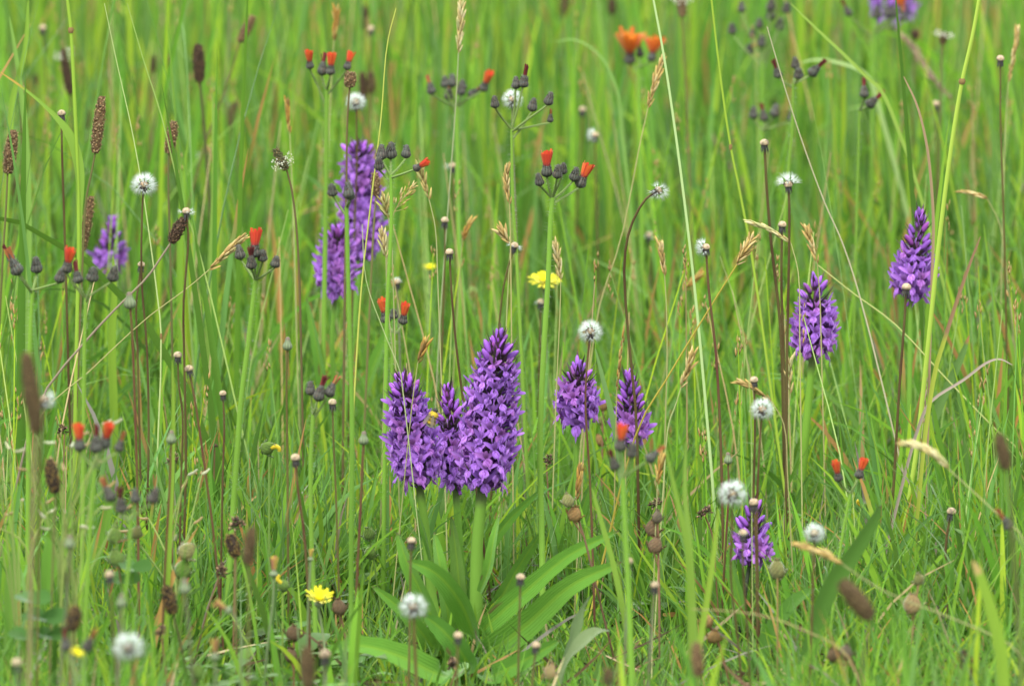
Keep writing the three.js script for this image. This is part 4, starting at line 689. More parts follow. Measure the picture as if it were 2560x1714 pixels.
function grassHead(d, line, stem, look, label, o = {}) {          // line: tip to foot of the flowering head
  const k = mpp(d), foot = line[line.length - 1], sp = stemPath([foot, ...stem], d), base = sp[0].clone(); base.y = 0;
  const g = thing('flowering_grass', base, label, 'grass', 'flowering grass heads');
  const path = curve(rel(sp, base), 16), r = (o.sr || 3.2) * k * 0.5;
  part('stem', new Geo().tube(path, (t) => lerp(r * 1.3, r * 0.8, t), 5, vary(o.sc || [0.3, 0.3, 0.12], 0.15)), M.stem, g);
  const ax = curve(rel(line.map(([x, y]) => at(x, y, d)), base).reverse(), 20), n = o.n || 26, loose = o.loose || 0.28;
  part('head_axis', new Geo().tube(ax, r * 0.7, 4, [0.3, 0.24, 0.1]), M.stem, g);
  for (let i = 0; i < n; i++) {
    const t = Math.pow((i + 0.4) / n, 0.95) * 0.86, f = t * 20, j = Math.min(19, Math.floor(f)), p = ax[j].clone().lerp(ax[j + 1], f - j), dir = ax[j + 1].clone().sub(ax[j]).normalize();
    const az = i * 2.39996, s = (o.ss || 1) * rr(0.6, 1.1) * (0.75 + 0.5 * Math.sin(Math.PI * (0.15 + 0.8 * t)));
    const out = V(Math.cos(az), 0.1, Math.sin(az)); out.addScaledVector(dir, -out.dot(dir)).normalize();
    const off = (o.open || 0) * rr(0.3, 1) * (1 - t);
    if (off > 0.002) part('stalklet', new Geo().tube([p, p.clone().addScaledVector(out, off).addScaledVector(dir, off)], 0.00018, 3, [0.3, 0.24, 0.1]), M.stem, g);
    place(part('spikelet', spikelets[i % 3], pick(glumeMats[look]), g), p.clone().addScaledVector(out, off + 0.0006).addScaledVector(dir, off), dir.clone().addScaledVector(out, loose * rr(0.5, 1.3)), s, rr(0, 6));
  }
  return g;
}
grassHead(6.4, [[841, 17], [839, 60], [834, 102]], [[828, 200]], 'rust', 'rusty grass head above red-tipped hawkweed buds');
grassHead(6.2, [[716, 246], [719, 290], [724, 334]], [[728, 420], [732, 520]], 'rust', 'thin rusty grass head above a flowering plantain', { n: 18, loose: 0.15 });
grassHead(6.1, [[1154, 0], [1150, 60], [1146, 132]], [[1140, 250], [1126, 440], [1114, 600], [1100, 800]], 'pale', 'tall pale feathery grass head on a long slanting stalk', { n: 34, sc: [0.34, 0.36, 0.18] });
grassHead(5.9, [[1046, 396], [1058, 450], [1073, 500]], [[1088, 570], [1094, 700]], 'green', 'straw and green grass head leaning beside a red hawkweed bud', { n: 18, loose: 0.4 });
grassHead(5.95, [[1042, 455], [1022, 478], [1000, 505], [985, 530]], [[970, 600], [966, 720]], 'straw', 'loose fine grass panicle beside the tall slim orchid', { n: 22, open: 0.006, ss: 0.6, loose: 0.5 });
grassHead(5.9, [[955, 490], [963, 520], [970, 545]], [[978, 600], [984, 760]], 'green', 'small open green grass head against the tall slim orchid', { n: 12, loose: 0.6 });
grassHead(5.9, [[1268, 408], [1266, 455], [1274, 512]], [[1276, 600], [1278, 760]], 'straw', 'dark straw grass head standing straight among tall blades', { n: 20, loose: 0.3 });
grassHead(6.2, [[1182, 548], [1166, 574], [1156, 600]], [[1148, 700]], 'rust', 'orange tinted grass head behind a bare seed head', { n: 14, loose: 0.2 });
grassHead(5.95, [[1248, 572], [1262, 590], [1276, 612]], [[1268, 760]], 'straw', 'straw grass head tilted onto a tufted seed head', { n: 12, loose: 0.5 });
grassHead(6.1, [[1660, 128], [1648, 180], [1634, 220], [1620, 270]], [[1600, 360], [1552, 600], [1500, 760], [1470, 960]], 'straw', 'straw grass head on a very long thin slanting stalk', { n: 30, sc: [0.36, 0.33, 0.13] });
grassHead(7.0, [[1772, 330], [1800, 380], [1850, 450], [1874, 520]], [[1884, 620]], 'mauve', 'dull pinkish grass panicle slanting through the tall blades', { n: 30, loose: 0.3, ss: 1.2 });
grassHead(6.9, [[2237, 65], [2290, 130], [2330, 190], [2380, 250]], [[2400, 360]], 'mauve', 'dull pinkish grass panicle beside a small grey plantain', { n: 32, loose: 0.25, ss: 1.2 });
grassHead(6.3, [[2545, 70], [2538, 120], [2522, 205]], [[2514, 330], [2510, 480]], 'straw', 'tall dry feathery grass head beside a bare seed head', { n: 26, loose: 0.15 });
grassHead(5.8, [[616, 583], [570, 628], [522, 674]], [[470, 718], [360, 800], [220, 930], [90, 1050]], 'straw', 'golden grass head slanting over a long thin stalk', { n: 30, loose: 0.3, sr: 2.6 });
grassHead(5.9, [[955, 575], [960, 610], [964, 645]], [[968, 740], [985, 900], [1000, 960]], 'pale', 'pale grass head in front of two overlapping orchids', { n: 16, loose: 0.35 });
grassHead(5.75, [[1065, 850], [1056, 878], [1044, 908]], [[1038, 950], [1030, 1010]], 'rust', 'small golden brown grass head above the bee', { n: 12, loose: 0.3, sr: 2.6 });
grassHead(5.9, [[1385, 602], [1395, 648], [1402, 700]], [[1400, 780], [1392, 950]], 'pale', 'pinkish pale grass head beside the open yellow flower', { n: 22, loose: 0.3 });
grassHead(5.95, [[1650, 604], [1656, 645], [1662, 690]], [[1666, 760], [1668, 900], [1664, 1040]], 'straw', 'golden grass head standing straight behind the slanting stalk', { n: 18, loose: 0.25 });
grassHead(5.8, [[1884, 590], [1866, 620], [1842, 662]], [[1790, 745], [1725, 850], [1662, 955], [1600, 1060]], 'straw', 'bushy golden grass head on a yellow slanting stalk', { n: 30, loose: 0.6, sc: [0.36, 0.3, 0.05], sr: 4.5 });
grassHead(5.75, [[1733, 880], [1724, 912], [1702, 970]], [[1690, 1010], [1672, 1060], [1660, 1200]], 'straw', 'golden grass head bent beside a red-brown stem', { n: 22, loose: 0.4 });
grassHead(6.3, [[1754, 684], [1736, 700], [1710, 726]], [[1690, 800]], 'rust', 'orange brown grass head in the shade of tall stems', { n: 16, loose: 0.35 });
grassHead(5.8, [[1868, 552], [1920, 572], [1978, 608]], [[1996, 680], [2000, 860]], 'pale', 'pale grass head slanting against two brown stems', { n: 24, loose: 0.15 });
grassHead(5.95, [[2016, 566], [2026, 600], [2044, 660]], [[2050, 740], [2052, 800]], 'straw', 'golden grass head right above the loose lilac orchid', { n: 18, loose: 0.3 });
grassHead(5.9, [[1976, 895], [1974, 925], [1976, 985]], [[1972, 1040], [1966, 1160]], 'pale', 'small straw grass head behind stout brown stems', { n: 14, loose: 0.35 });
grassHead(6.2, [[2402, 480], [2436, 485], [2470, 498]], [[2500, 560], [2520, 700]], 'straw', 'small grass head lying nearly level in the tall grass', { n: 12, loose: 0.15 });
grassHead(5.2, [[2258, 1112], [2300, 1118], [2336, 1136], [2372, 1172]], [[2430, 1225], [2500, 1290], [2560, 1345]], 'pale', 'fat pale grass head nodding over, its stalk curving away', { n: 34, loose: 0.2, ss: 1.25, sr: 4 });
grassHead(5.0, [[1982, 1360], [2030, 1374], [2070, 1388], [2106, 1410]], [[2180, 1460], [2250, 1495], [2380, 1545], [2560, 1640]], 'straw', 'straw grass head nodding under a white seed clock', { n: 30, loose: 0.2, ss: 1.15, sr: 4 });
grassHead(5.75, [[1454, 1160], [1448, 1200], [1440, 1250]], [[1446, 1320], [1440, 1450]], 'rust', 'orange grass head against a brown stem above rattle pods', { n: 18, loose: 0.2 });
grassHead(5.6, [[1656, 1140], [1650, 1170], [1644, 1212]], [[1640, 1300], [1636, 1420]], 'rust', 'orange grass head just below a rusty hawkweed head', { n: 18, loose: 0.25 });
grassHead(5.7, [[1846, 952], [1876, 966], [1930, 1004]], [[1960, 1060], [1970, 1200]], 'straw', 'straw grass head crossing behind a bare seed head and white clock', { n: 18, loose: 0.35 });
grassHead(5.9, [[2318, 905], [2314, 980], [2308, 1060]], [[2300, 1140]], 'mauve', 'thin dark grass spike close beside a bright stalk', { n: 18, loose: 0.05, ss: 0.7 });
grassHead(5.9, [[1564, 800], [1550, 900], [1542, 980]], [[1540, 1060]], 'rust', 'thin brown grass spike before the dark-tipped orchid', { n: 16, loose: 0.04, ss: 0.7 });

// ---------------------------------------------------------------- single stalks and blades that stand out
function stalk(d, pts, wpx, c, label, o = {}) {
  const k = mpp(d), sp = stemPath(pts, d), base = sp[0].clone(); base.y = 0;
  const g = thing('grass_stalk', base, label, 'grass stalk', 'single grass stalks'), path = curve(rel(sp, base), 24), r = wpx * k * 0.5, cc = vary(c, 0.06);
  part('stalk', new Geo().tube(path, (t) => lerp(r * 1.05, r * (o.taper || 0.7), t), 7, cc), M.stem, g);
  for (const n of o.nodes || []) { const p = at(...n, d).sub(base); part('stem_node', new Geo().tube([p.clone().add(V(0, -0.002, 0)), p, p.clone().add(V(0, 0.002, 0))], (t) => r * (t === 0.5 ? 1.45 : 1.0), 7, [0.2, 0.13, 0.05]), M.stem, g); }
  return g;
}
stalk(5.85, [[2450, -10], [2432, 90], [2406, 203], [2379, 367], [2350, 590], [2322, 851], [2290, 1140], [2240, 1450]], 13, [0.3, 0.42, 0.06], 'thick bright yellow-green stalk with a brown joint, leaning across the pointed orchid', { nodes: [[2406, 203]] });
stalk(5.9, [[1632, -10], [1660, 140], [1690, 340], [1722, 590], [1745, 800], [1768, 1050], [1785, 1250]], 8, [0.36, 0.48, 0.2], 'long pale whitish green stalk slanting past a half blown clock');
stalk(6.0, [[1778, -10], [1800, 180], [1827, 367], [1850, 480], [1880, 640]], 7, [0.26, 0.38, 0.04], 'yellow-green stalk with a small dark joint', { nodes: [[1827, 367]] });
stalk(5.95, [[166, -10], [176, 75], [184, 220], [192, 400], [196, 570], [192, 800], [187, 1057]], 11, [0.24, 0.38, 0.04], 'thick green stalk with a pale joint, before a bent plantain', { nodes: [[176, 75]] });
stalk(5.9, [[260, 8], [292, 160], [325, 306], [352, 451], [374, 598], [390, 720], [402, 835], [392, 1157]], 5, [0.36, 0.45, 0.18], 'thin pale stalk running behind the full white clock', { nodes: [[402, 840]], taper: 0.35 });
stalk(6.0, [[317, 8], [358, 150], [402, 287], [455, 501], [500, 640]], 5, [0.28, 0.4, 0.1], 'thin green stalk slanting past a short tan plantain', { taper: 0.35 });
stalk(6.0, [[1918, 66], [1960, 210], [2012, 371], [2065, 513], [2104, 600], [2150, 740]], 4.5, [0.38, 0.36, 0.22], 'thin straw stalk slanting down past a bare cream seed head', { taper: 0.5 });
stalk(6.0, [[2046, 663], [2130, 730], [2237, 809], [2370, 950], [2497, 1080], [2550, 1130]], 4.5, [0.4, 0.42, 0.14], 'thin yellow stalk lying low across a thick bright one', { taper: 0.6 });
stalk(5.0, [[1731, 1522], [1830, 1528], [1920, 1542], [2010, 1575], [2120, 1640]], 4, [0.34, 0.27, 0.12], 'straw coloured dead stalk lying over low grass', { taper: 0.6 });
stalk(5.6, [[1800, 640], [1852, 800], [1876, 1000], [1880, 1300]], 3, [0.3, 0.38, 0.12], 'hair-thin green stalk beside the bushy golden grass', { taper: 0.6 });
stalk(5.75, [[905, 560], [915, 700], [960, 830], [1000, 930], [1006, 970]], 3, [0.36, 0.42, 0.18], 'hair-thin pale stalk ending at the leaning orchid tip', { taper: 0.6 });
stalk(5.9, [[990, 20], [968, 110], [952, 300], [930, 480], [905, 700], [895, 830]], 5, [0.38, 0.42, 0.08], 'thin yellow stalk crossing the face of the tall slim orchid', { taper: 0.5 });

function bladeThing(d, pts, wpx, c, label, o = {}) {            // pts from the tip down
  const k = mpp(d), sp = stemPath(pts, d), base = sp[0].clone(); base.y = 0;
  const g = thing('blade_of_grass', base, label, 'grass blade', 'single broad or dry grass blades'), path = curve(rel(sp, base), 30), hw = wpx * k * 0.5, cc = vary(c, 0.06), dry = o.dry || 2;
  part('blade', new Geo().ribbon(path, (t) => hw * (o.wide ? Math.max(0.35, Math.exp(-Math.pow((t - o.wide) / 0.22, 2))) : Math.min(1, 0.6 + t)) * Math.pow(Math.max(0, 1 - Math.pow(t, 4)), 0.7) + 0.0003, 0.3, V(...(o.h || [0.3, 0.2, 0.9])).normalize(), (t) => (t > dry ? (o.cd || C.tan) : cc), 4, o.tw || 0), o.mat || M.grass, g);
  return g;
}
bladeThing(5.95, [[0, 180], [70, 230], [142, 296], [176, 345], [196, 420], [199, 500], [198, 566], [196, 760]], 27, [0.2, 0.34, 0.04], 'broad blade arching over with a thin orange tip, at a bare seed head', { dry: 0.93, wide: 0.62, cd: [0.45, 0.3, 0.06] });
bladeThing(6.6, [[1389, 104], [1440, 100], [1500, 140], [1540, 220], [1556, 340]], 7, [0.2, 0.36, 0.08], 'pale blade arching over in a bow below the two orange flowers', { h: [0.1, 0.9, 0.5] });
bladeThing(6.7, [[2004, 156], [2040, 150], [2090, 156], [2165, 188], [2200, 280]], 14, [0.3, 0.42, 0.14], 'pale blade arching flat between withered hawkweed heads', { h: [0.1, 0.9, 0.5] });
bladeThing(6.2, [[1977, 8], [2040, 70], [2104, 130], [2170, 195], [2203, 226], [2249, 333], [2290, 450]], 8, [0.24, 0.38, 0.06], 'narrow blade slanting down past a withered hawkweed', {});
bladeThing(5.9, [[2260, 191], [2292, 260], [2314, 344], [2326, 430], [2334, 560], [2330, 700]], 6, [0.28, 0.2, 0.11], 'dry pinkish brown blade standing against the pointed orchid', { mat: M.dry });
bladeThing(5.75, [[2452, 591], [2425, 660], [2390, 760], [2358, 860], [2340, 920], [2318, 1050], [2306, 1160]], 10, [0.34, 0.4, 0.05], 'yellow blade with a long dry brown tip beside a thick stalk', { dry: 0.66, cd: [0.28, 0.17, 0.09] });
bladeThing(5.8, [[2532, 912], [2500, 898], [2470, 906], [2410, 950], [2329, 1004], [2300, 1060]], 7, [0.2, 0.17, 0.13], 'mauve-grey dead blade bowed over green leaves', { h: [0.1, 0.8, 0.6], mat: M.dry });
bladeThing(4.75, [[2432, 1400], [2450, 1440], [2476, 1520], [2500, 1620], [2508, 1700]], 34, [0.2, 0.34, 0.03], 'soft broad bright blade with a tan tip, near a speckled plantain', { dry: 0.86, cd: [0.45, 0.34, 0.12] });
bladeThing(5.2, [[1664, 1118], [1690, 1240], [1718, 1370], [1726, 1500], [1728, 1640]], 16, [0.2, 0.34, 0.04], 'bright upright blade before rattle pods, one of two', {});
bladeThing(5.25, [[1715, 1100], [1712, 1230], [1722, 1340], [1732, 1500]], 14, [0.22, 0.36, 0.05], 'bright upright blade close to its twin, slightly paler', {});
bladeThing(5.2, [[1796, 1270], [1788, 1350], [1770, 1480], [1750, 1600]], 15, [0.25, 0.38, 0.04], 'yellow-green blade leaning beside the small dark orchid', {});
bladeThing(5.5, [[1480, 1220], [1502, 1300], [1530, 1400], [1552, 1500]], 14, [0.2, 0.34, 0.04], 'bright blade leaning across the tips of the orchid leaves', {});
bladeThing(5.9, [[1488, 870], [1510, 960], [1534, 1060], [1550, 1160], [1560, 1300]], 16, [0.16, 0.3, 0.08], 'blue-green blade leaning between two purple orchids', {});
bladeThing(6.05, [[2424, 838], [2400, 900], [2350, 1010], [2310, 1110], [2290, 1220]], 26, [0.13, 0.25, 0.06], 'broad green blade with a scorched tip', { dry: 0.95, cd: [0.4, 0.2, 0.08] });
bladeThing(6.2, [[2460, 560], [2480, 720], [2500, 860], [2510, 960], [2512, 1100]], 24, [0.18, 0.33, 0.03], 'broad bright blade, widest half way up, behind a bowed dead blade', { wide: 0.55 });
bladeThing(6.1, [[2540, 940], [2548, 1000], [2530, 1090], [2510, 1180]], 13, [0.42, 0.2, 0.05], 'short orange dead blade', { mat: M.dry });
bladeThing(5.35, [[2204, 1262], [2180, 1310], [2130, 1390], [2080, 1460], [2040, 1560]], 44, [0.07, 0.17, 0.02], 'broad dark green leaf with a scorched edge, beneath a yellow rattle flower', { dry: 0.97, cd: [0.1, 0.06, 0.03], mat: M.leaf });
bladeThing(5.55, [[2040, 1470], [1990, 1500], [1940, 1560], [1900, 1640]], 40, [0.07, 0.18, 0.02], 'broad dark green leaf low behind brown stems', { mat: M.leaf, h: [0.2, 0.7, 0.7] });
bladeThing(5.7, [[272, 1222], [270, 1260], [255, 1330], [230, 1420]], 30, [0.14, 0.28, 0.03], 'broad upright green leaf behind speckled plantain and hawkweed', { mat: M.leaf });
bladeThing(5.9, [[640, 1240], [560, 1300], [500, 1360]], 16, [0.45, 0.3, 0.12], 'tan dead blade slanting low through the turf', { mat: M.dry });
bladeThing(5.9, [[700, 1290], [740, 1268], [772, 1240], [700, 1340], [650, 1390]], 16, [0.4, 0.28, 0.1], 'folded tan dead blade beside a bare seed head on red stem', { mat: M.dry });
bladeThing(6.3, [[468, 350], [452, 520], [448, 700], [452, 860]], 17, [0.19, 0.35, 0.03], 'bright upright blade behind a short tan plantain');
bladeThing(6.3, [[530, 230], [536, 420], [528, 640], [520, 860]], 18, [0.22, 0.37, 0.06], 'tall bright blade by a small pale clock');
bladeThing(6.2, [[70, 0], [60, 130], [30, 250], [22, 360]], 14, [0.22, 0.37, 0.04], 'tall yellow-green blade above a stout tan plantain');
bladeThing(6.2, [[22, 40], [40, 150], [62, 330], [70, 560], [66, 760]], 15, [0.18, 0.33, 0.06], 'tall green blade crossing another in front of a brown plantain');
bladeThing(6.1, [[282, 640], [284, 740], [278, 850], [282, 1000]], 20, [0.21, 0.36, 0.03], 'broad bright blade under a lilac orchid');
bladeThing(5.5, [[430, 900], [432, 1050], [428, 1200], [420, 1400]], 12, [0.2, 0.34, 0.03], 'bright blade behind a slanting red stem');
bladeThing(5.45, [[98, 1336], [116, 1350], [122, 1400], [112, 1480], [90, 1580]], 46, [0.13, 0.29, 0.03], 'wide rounded green leaf with a browned tip', { mat: M.leaf, wide: 0.6, dry: 0.97, cd: [0.25, 0.05, 0.03] });
bladeThing(5.35, [[20, 1330], [34, 1380], [30, 1450], [20, 1560]], 44, [0.15, 0.31, 0.04], 'wide bright green leaf beside a rounded browned one', { mat: M.leaf, wide: 0.6 });
bladeThing(5.5, [[1474, 1490], [1452, 1530], [1436, 1580], [1420, 1620]], 30, [0.17, 0.25, 0.1], 'grey-backed leaf standing below the orchid leaf tips', { mat: M.leaf, wide: 0.6 });
bladeThing(5.45, [[1526, 1576], [1490, 1580], [1440, 1620], [1400, 1680]], 44, [0.17, 0.24, 0.1], 'grey-backed leaf with a dark split, curled low in the turf', { mat: M.leaf, wide: 0.65, h: [0.2, 0.8, 0.5] });

// ---------------------------------------------------------------- yellow rattle: papery pods on a stem
const pods = [0, 1, 2].map((v) => {
  const G = new Geo(), mm = 0.001, fl = rr(0.36, 0.5), sk = rr(-1.5, 1.5);
  G.grid(20, 11, (u, w) => { const a = u * 6.2832, y = w * 12.5, r = 5.6 * Math.pow(Math.sin(Math.PI * Math.min(0.965, 0.04 + 0.9 * Math.pow(w, 0.8))), 0.7) * (1 + 0.05 * Math.cos(a * 10) + 0.06 * Math.sin(a * 3 + w * 5 + v * 2)); return V((Math.cos(a) * r + sk * w * w) * mm, y * mm, -Math.sin(a) * r * fl * mm); }, (u, w) => ((Math.round(u * 20) % 2) ^ (Math.round(w * 11) % 3 === 0) ? vary([1, 1, 1], 0.2) : vary([0.6, 0.56, 0.46], 0.25)));
  for (let k = 0; k < 5; k++) { const a = k * 1.2566 + 0.4, o = V((Math.cos(a) * 1.4 + sk) * mm, 11.6 * mm, Math.sin(a) * 0.9 * mm); G.kite(o, V(Math.cos(a) * 0.4, 1, Math.sin(a) * 0.4).normalize(), V(Math.cos(a), 0, Math.sin(a)), rr(2.4, 4.4) * mm, 1.1 * mm, 0.4 * mm, [0.8, 0.75, 0.6], [0.9, 0.8, 0.6]); }
  for (const q of [-1, 1]) { const d = V(q * 0.7, 0.75, rr(-0.5, 0.5)).normalize(); for (let k = 0; k < 5; k++) G.kite(V(q * (1 + k * 1.3) * mm, (-1 + k * 1.8) * mm, 0), d.clone().add(V(q * 0.5, 0, rr(-0.4, 0.4))).normalize(), V(0, 0, 1), rr(3, 5) * mm, 0.9 * mm, 0.3 * mm, [0.7, 0.75, 0.6], [0.85, 0.8, 0.55]); }
  return G.build();
});
const podMat = (c, tr) => { const m = (tr ? M.fluff : M.dry).clone(); m.color.setRGB(...c); return m; };
const PM = { brown: podMat([0.13, 0.085, 0.045]), tan: podMat([0.26, 0.16, 0.06]), green: podMat([0.16, 0.29, 0.03], 1), pale: podMat([0.28, 0.29, 0.09], 1), grey: podMat([0.14, 0.115, 0.08]), cream: podMat([0.38, 0.28, 0.12], 1) };
const lipPetal = (() => { const G = new Geo(), mm = 0.001; G.tube(curve([V(0, 9 * mm, 0), V(0, 13 * mm, 0), V(2.5 * mm, 15.5 * mm, 0), V(5 * mm, 15 * mm, 0)], 8), (t) => (2.5 - 0.9 * t) * mm, 7, [0.6, 0.47, 0.01]); return G.build(); })();
function rattle(d, list, label, o = {}) {       // list: [x, y, look, lean x, lean up, size, yellow petal?], top pod first
  const w = list.map(([x, y]) => [x, y]), low = w[w.length - 1], sp = stemPath([[w[0][0], w[0][1] + 4], ...(w.length > 1 ? [[low[0] + 6, low[1] + 10]] : []), ...(o.stem || [])], d), base = sp[0].clone(); base.y = 0;
  const g = thing('rattle_plant', base, label, 'yellow rattle', 'yellow rattle plants with papery pods'), path = curve(rel(sp, base), 12);
  part('stem', new Geo().tube(path, 0.0007, 5, vary(o.c || [0.17, 0.09, 0.05], 0.2)), M.stem, g);
  for (const [x, y, look, lx = 0.2, ly = 0.9, s = 1, yel] of list) {
    const dir = V(lx, ly, rr(-0.2, 0.3)).normalize(), p = at(x, y, d + rr(-0.006, 0.006)).sub(base).addScaledVector(dir, -0.006 * s), f = path.reduce((b, q) => (q.distanceTo(p) < b.distanceTo(p) && q.y < p.y + 0.002 ? q : b), path[0]);
    if (f.distanceTo(p) > 0.003) part('pod_stalk', new Geo().tube([f, p], 0.0005, 4, [0.17, 0.1, 0.05]), M.stem, g);
    const m = place(part('pod', pick(pods), PM[look], g), p, dir, s * 0.85, rr(-0.7, 0.7));
    if (yel) part('yellow_petal', lipPetal, M.ray, m);
  }
  return g;
}
rattle(5.5, [[847, 1514, 'brown', -0.1, 0.9, 0.95]], 'round brown rattle pod touching the side-facing yellow flower', { stem: [[862, 1590]] });
rattle(5.4, [[734, 1580, 'brown', 0.15, 0.9, 0.95], [728, 1636, 'brown', 0.1, 0.9, 0.9]], 'brown rattle plant with two round pods, one under the other, by a soft plantain');
rattle(5.65, [[1420, 1248, 'pale', -0.2, 0.9, 0.8], [1438, 1282, 'tan', 0.2, 0.9, 0.95]], 'pale tan rattle plant with two pods under an orange grass head');
rattle(5.6, [[1645, 1290, 'grey', 0.2, 0.9, 0.8], [1632, 1318, 'brown', 0.2, 0.9, 0.95], [1640, 1360, 'brown', 0.25, 0.9, 0.95]], 'brown rattle plant with three pods stacked on one stem');
rattle(5.3, [[288, 1336, 'green', 0.2, 0.9, 1, 0], [340, 1330, 'pale', 0.4, 0.8, 0.8, 0], [290, 1392, 'green', -0.2, 0.9, 1]], 'fresh green rattle plant with three round pods below a hawkweed', { c: [0.12, 0.2, 0.04] });
rattle(5.4, [[470, 1376, 'pale', 0.9, 0.5, 1.05], [458, 1420, 'green', 0.2, 0.9, 1.1]], 'pale green rattle plant with a pod lying on its side', { c: [0.12, 0.2, 0.04] });
rattle(5.15, [[494, 1676, 'green', 0.2, 0.9, 0.85]], 'single green rattle pod beside a closed yellow flower', { c: [0.12, 0.2, 0.04] });
rattle(5.72, [[672, 1120, 'green', 0.9, 0.25, 0.9, 1]], 'green rattle pod with a bright yellow petal, lying level', { c: [0.12, 0.2, 0.04] });
rattle(5.8, [[922, 1332, 'green', -0.2, 0.9, 0.85], [926, 1380, 'green', 0.3, 0.9, 0.8]], 'bright green rattle plant behind the bee orchid stem', { c: [0.12, 0.2, 0.04] });
rattle(5.5, [[706, 1460, 'green', -0.7, 0.6, 0.75, 1]], 'small green rattle pod with a yellow petal near the side-facing flower', { c: [0.12, 0.2, 0.04] });
rattle(5.9, [[2160, 1266, 'green', -0.85, 0.5, 0.8, 1]], 'green rattle pod with a yellow petal under two closed red hawkweed heads', { c: [0.12, 0.2, 0.04] });
rattle(5.45, [[1944, 1420, 'pale', 0, 0.95, 1.15]], 'papery pale green rattle pod behind brown stems', { c: [0.2, 0.16, 0.06] });
rattle(5.35, [[2298, 1446, 'pale', -0.2, 0.9, 0.75], [2283, 1506, 'cream', 0.1, 0.9, 1.15]], 'straw rattle plant with one wide papery pod in fine turf', { c: [0.22, 0.14, 0.08] });
rattle(5.1, [[2084, 1634, 'brown', -0.1, 0.9, 0.85], [2116, 1628, 'grey', 0.2, 0.9, 0.9]], 'brown rattle plant with two pods side by side under a fat plantain');
rattle(5.4, [[1766, 1548, 'tan', -0.2, 0.9, 0.9], [1788, 1590, 'tan', 0.3, 0.9, 0.85]], 'orange tan rattle plant with two open pods by a straw stalk');
rattle(5.2, [[1377, 1676, 'cream', 0.3, 0.85, 0.9]], 'pale papery pod under a bare seed head', { c: [0.3, 0.2, 0.1] });
rattle(6.1, [[1508, 1012, 'tan', 0, 0.9, 0.7], [1506, 1050, 'pale', 0.2, 0.9, 0.7], [1500, 1098, 'tan', -0.2, 0.9, 0.75]], 'reddish tan rattle plant between two purple orchids');

// ---------------------------------------------------------------- wood rush: dark seed clusters
function rush(d, x, y, spx, label, stem) {
  const k = mpp(d), sp = stemPath([[x, y + spx * 0.3], ...(stem || [])], d), base = sp[0].clone(); base.y = 0;
  const g = thing('wood_rush', base, label, 'wood rush', 'wood rush seed clusters'), path = curve(rel(sp, base), 10), R0 = spx * k * 0.5, hp = path[path.length - 1];
  part('stem', new Geo().tube(path, 0.00055, 4, vary([0.16, 0.1, 0.05], 0.2)), M.stem, g);
  for (let c = 0; c < 3; c++) {
    const G = new Geo(), o = hp.clone().add(V(rr(-0.6, 0.6) * R0, R0 * (0.2 + c * 0.35), rr(-0.5, 0.5) * R0));
    for (let i = 0; i < 18; i++) { const dir = V(rr(-1, 1), rr(-0.5, 1.2), rr(-1, 1)).normalize(); G.kite(o.clone().addScaledVector(dir, R0 * 0.15), dir, V(0, 0, 0).crossVectors(dir, V(0.3, 0.2, 0.9)).normalize(), R0 * rr(0.5, 0.8), R0 * 0.22, R0 * 0.2, vary([0.05, 0.03, 0.02], 0.3), rnd() < 0.35 ? vary([0.4, 0.27, 0.14], 0.2) : vary([0.1, 0.06, 0.035], 0.3)); }
    part('seed_cluster', G, M.dry, g);
  }
}
rush(5.5, 548, 1424, 44, 'dark brown rush cluster crossed by a slanting red stem', [[520, 1520]]);
rush(5.2, 402, 1578, 36, 'black rush cluster between turf and a curved plantain stem', [[412, 1660]]);
rush(5.5, 588, 1310, 44, 'brown ragged rush cluster above a speckled plantain', [[586, 1420]]);
rush(5.7, 433, 1148, 36, 'dark rush cluster on a stem beside a withered green bud', [[432, 1260]]);
rush(5.9, 536, 1116, 22, 'tiny dark rush cluster beside a hairy pale stem', [[534, 1200]]);
rush(5.7, 1764, 1280, 40, 'dark brown rush cluster standing alone on a thin stem', [[1782, 1340], [1790, 1440]]);
rush(5.75, 1640, 1258, 34, 'grey-brown rush cluster over three stacked pods', [[1646, 1400]]);
rush(5.35, 1140, 1660, 46, 'black rush cluster at the foot of the big orchid stems', []);
rush(5.4, 806, 1612, 26, 'small black rush cluster by the broad leaf tip', []);
rush(5.95, 1366, 1150, 32, 'dark rush cluster behind the hairy hawkweed stem', [[1372, 1260]]);
rush(5.9, 160, 1075, 32, 'dark rush cluster in front of low turf and above red hawkweed flowers', [[158, 1180]]);

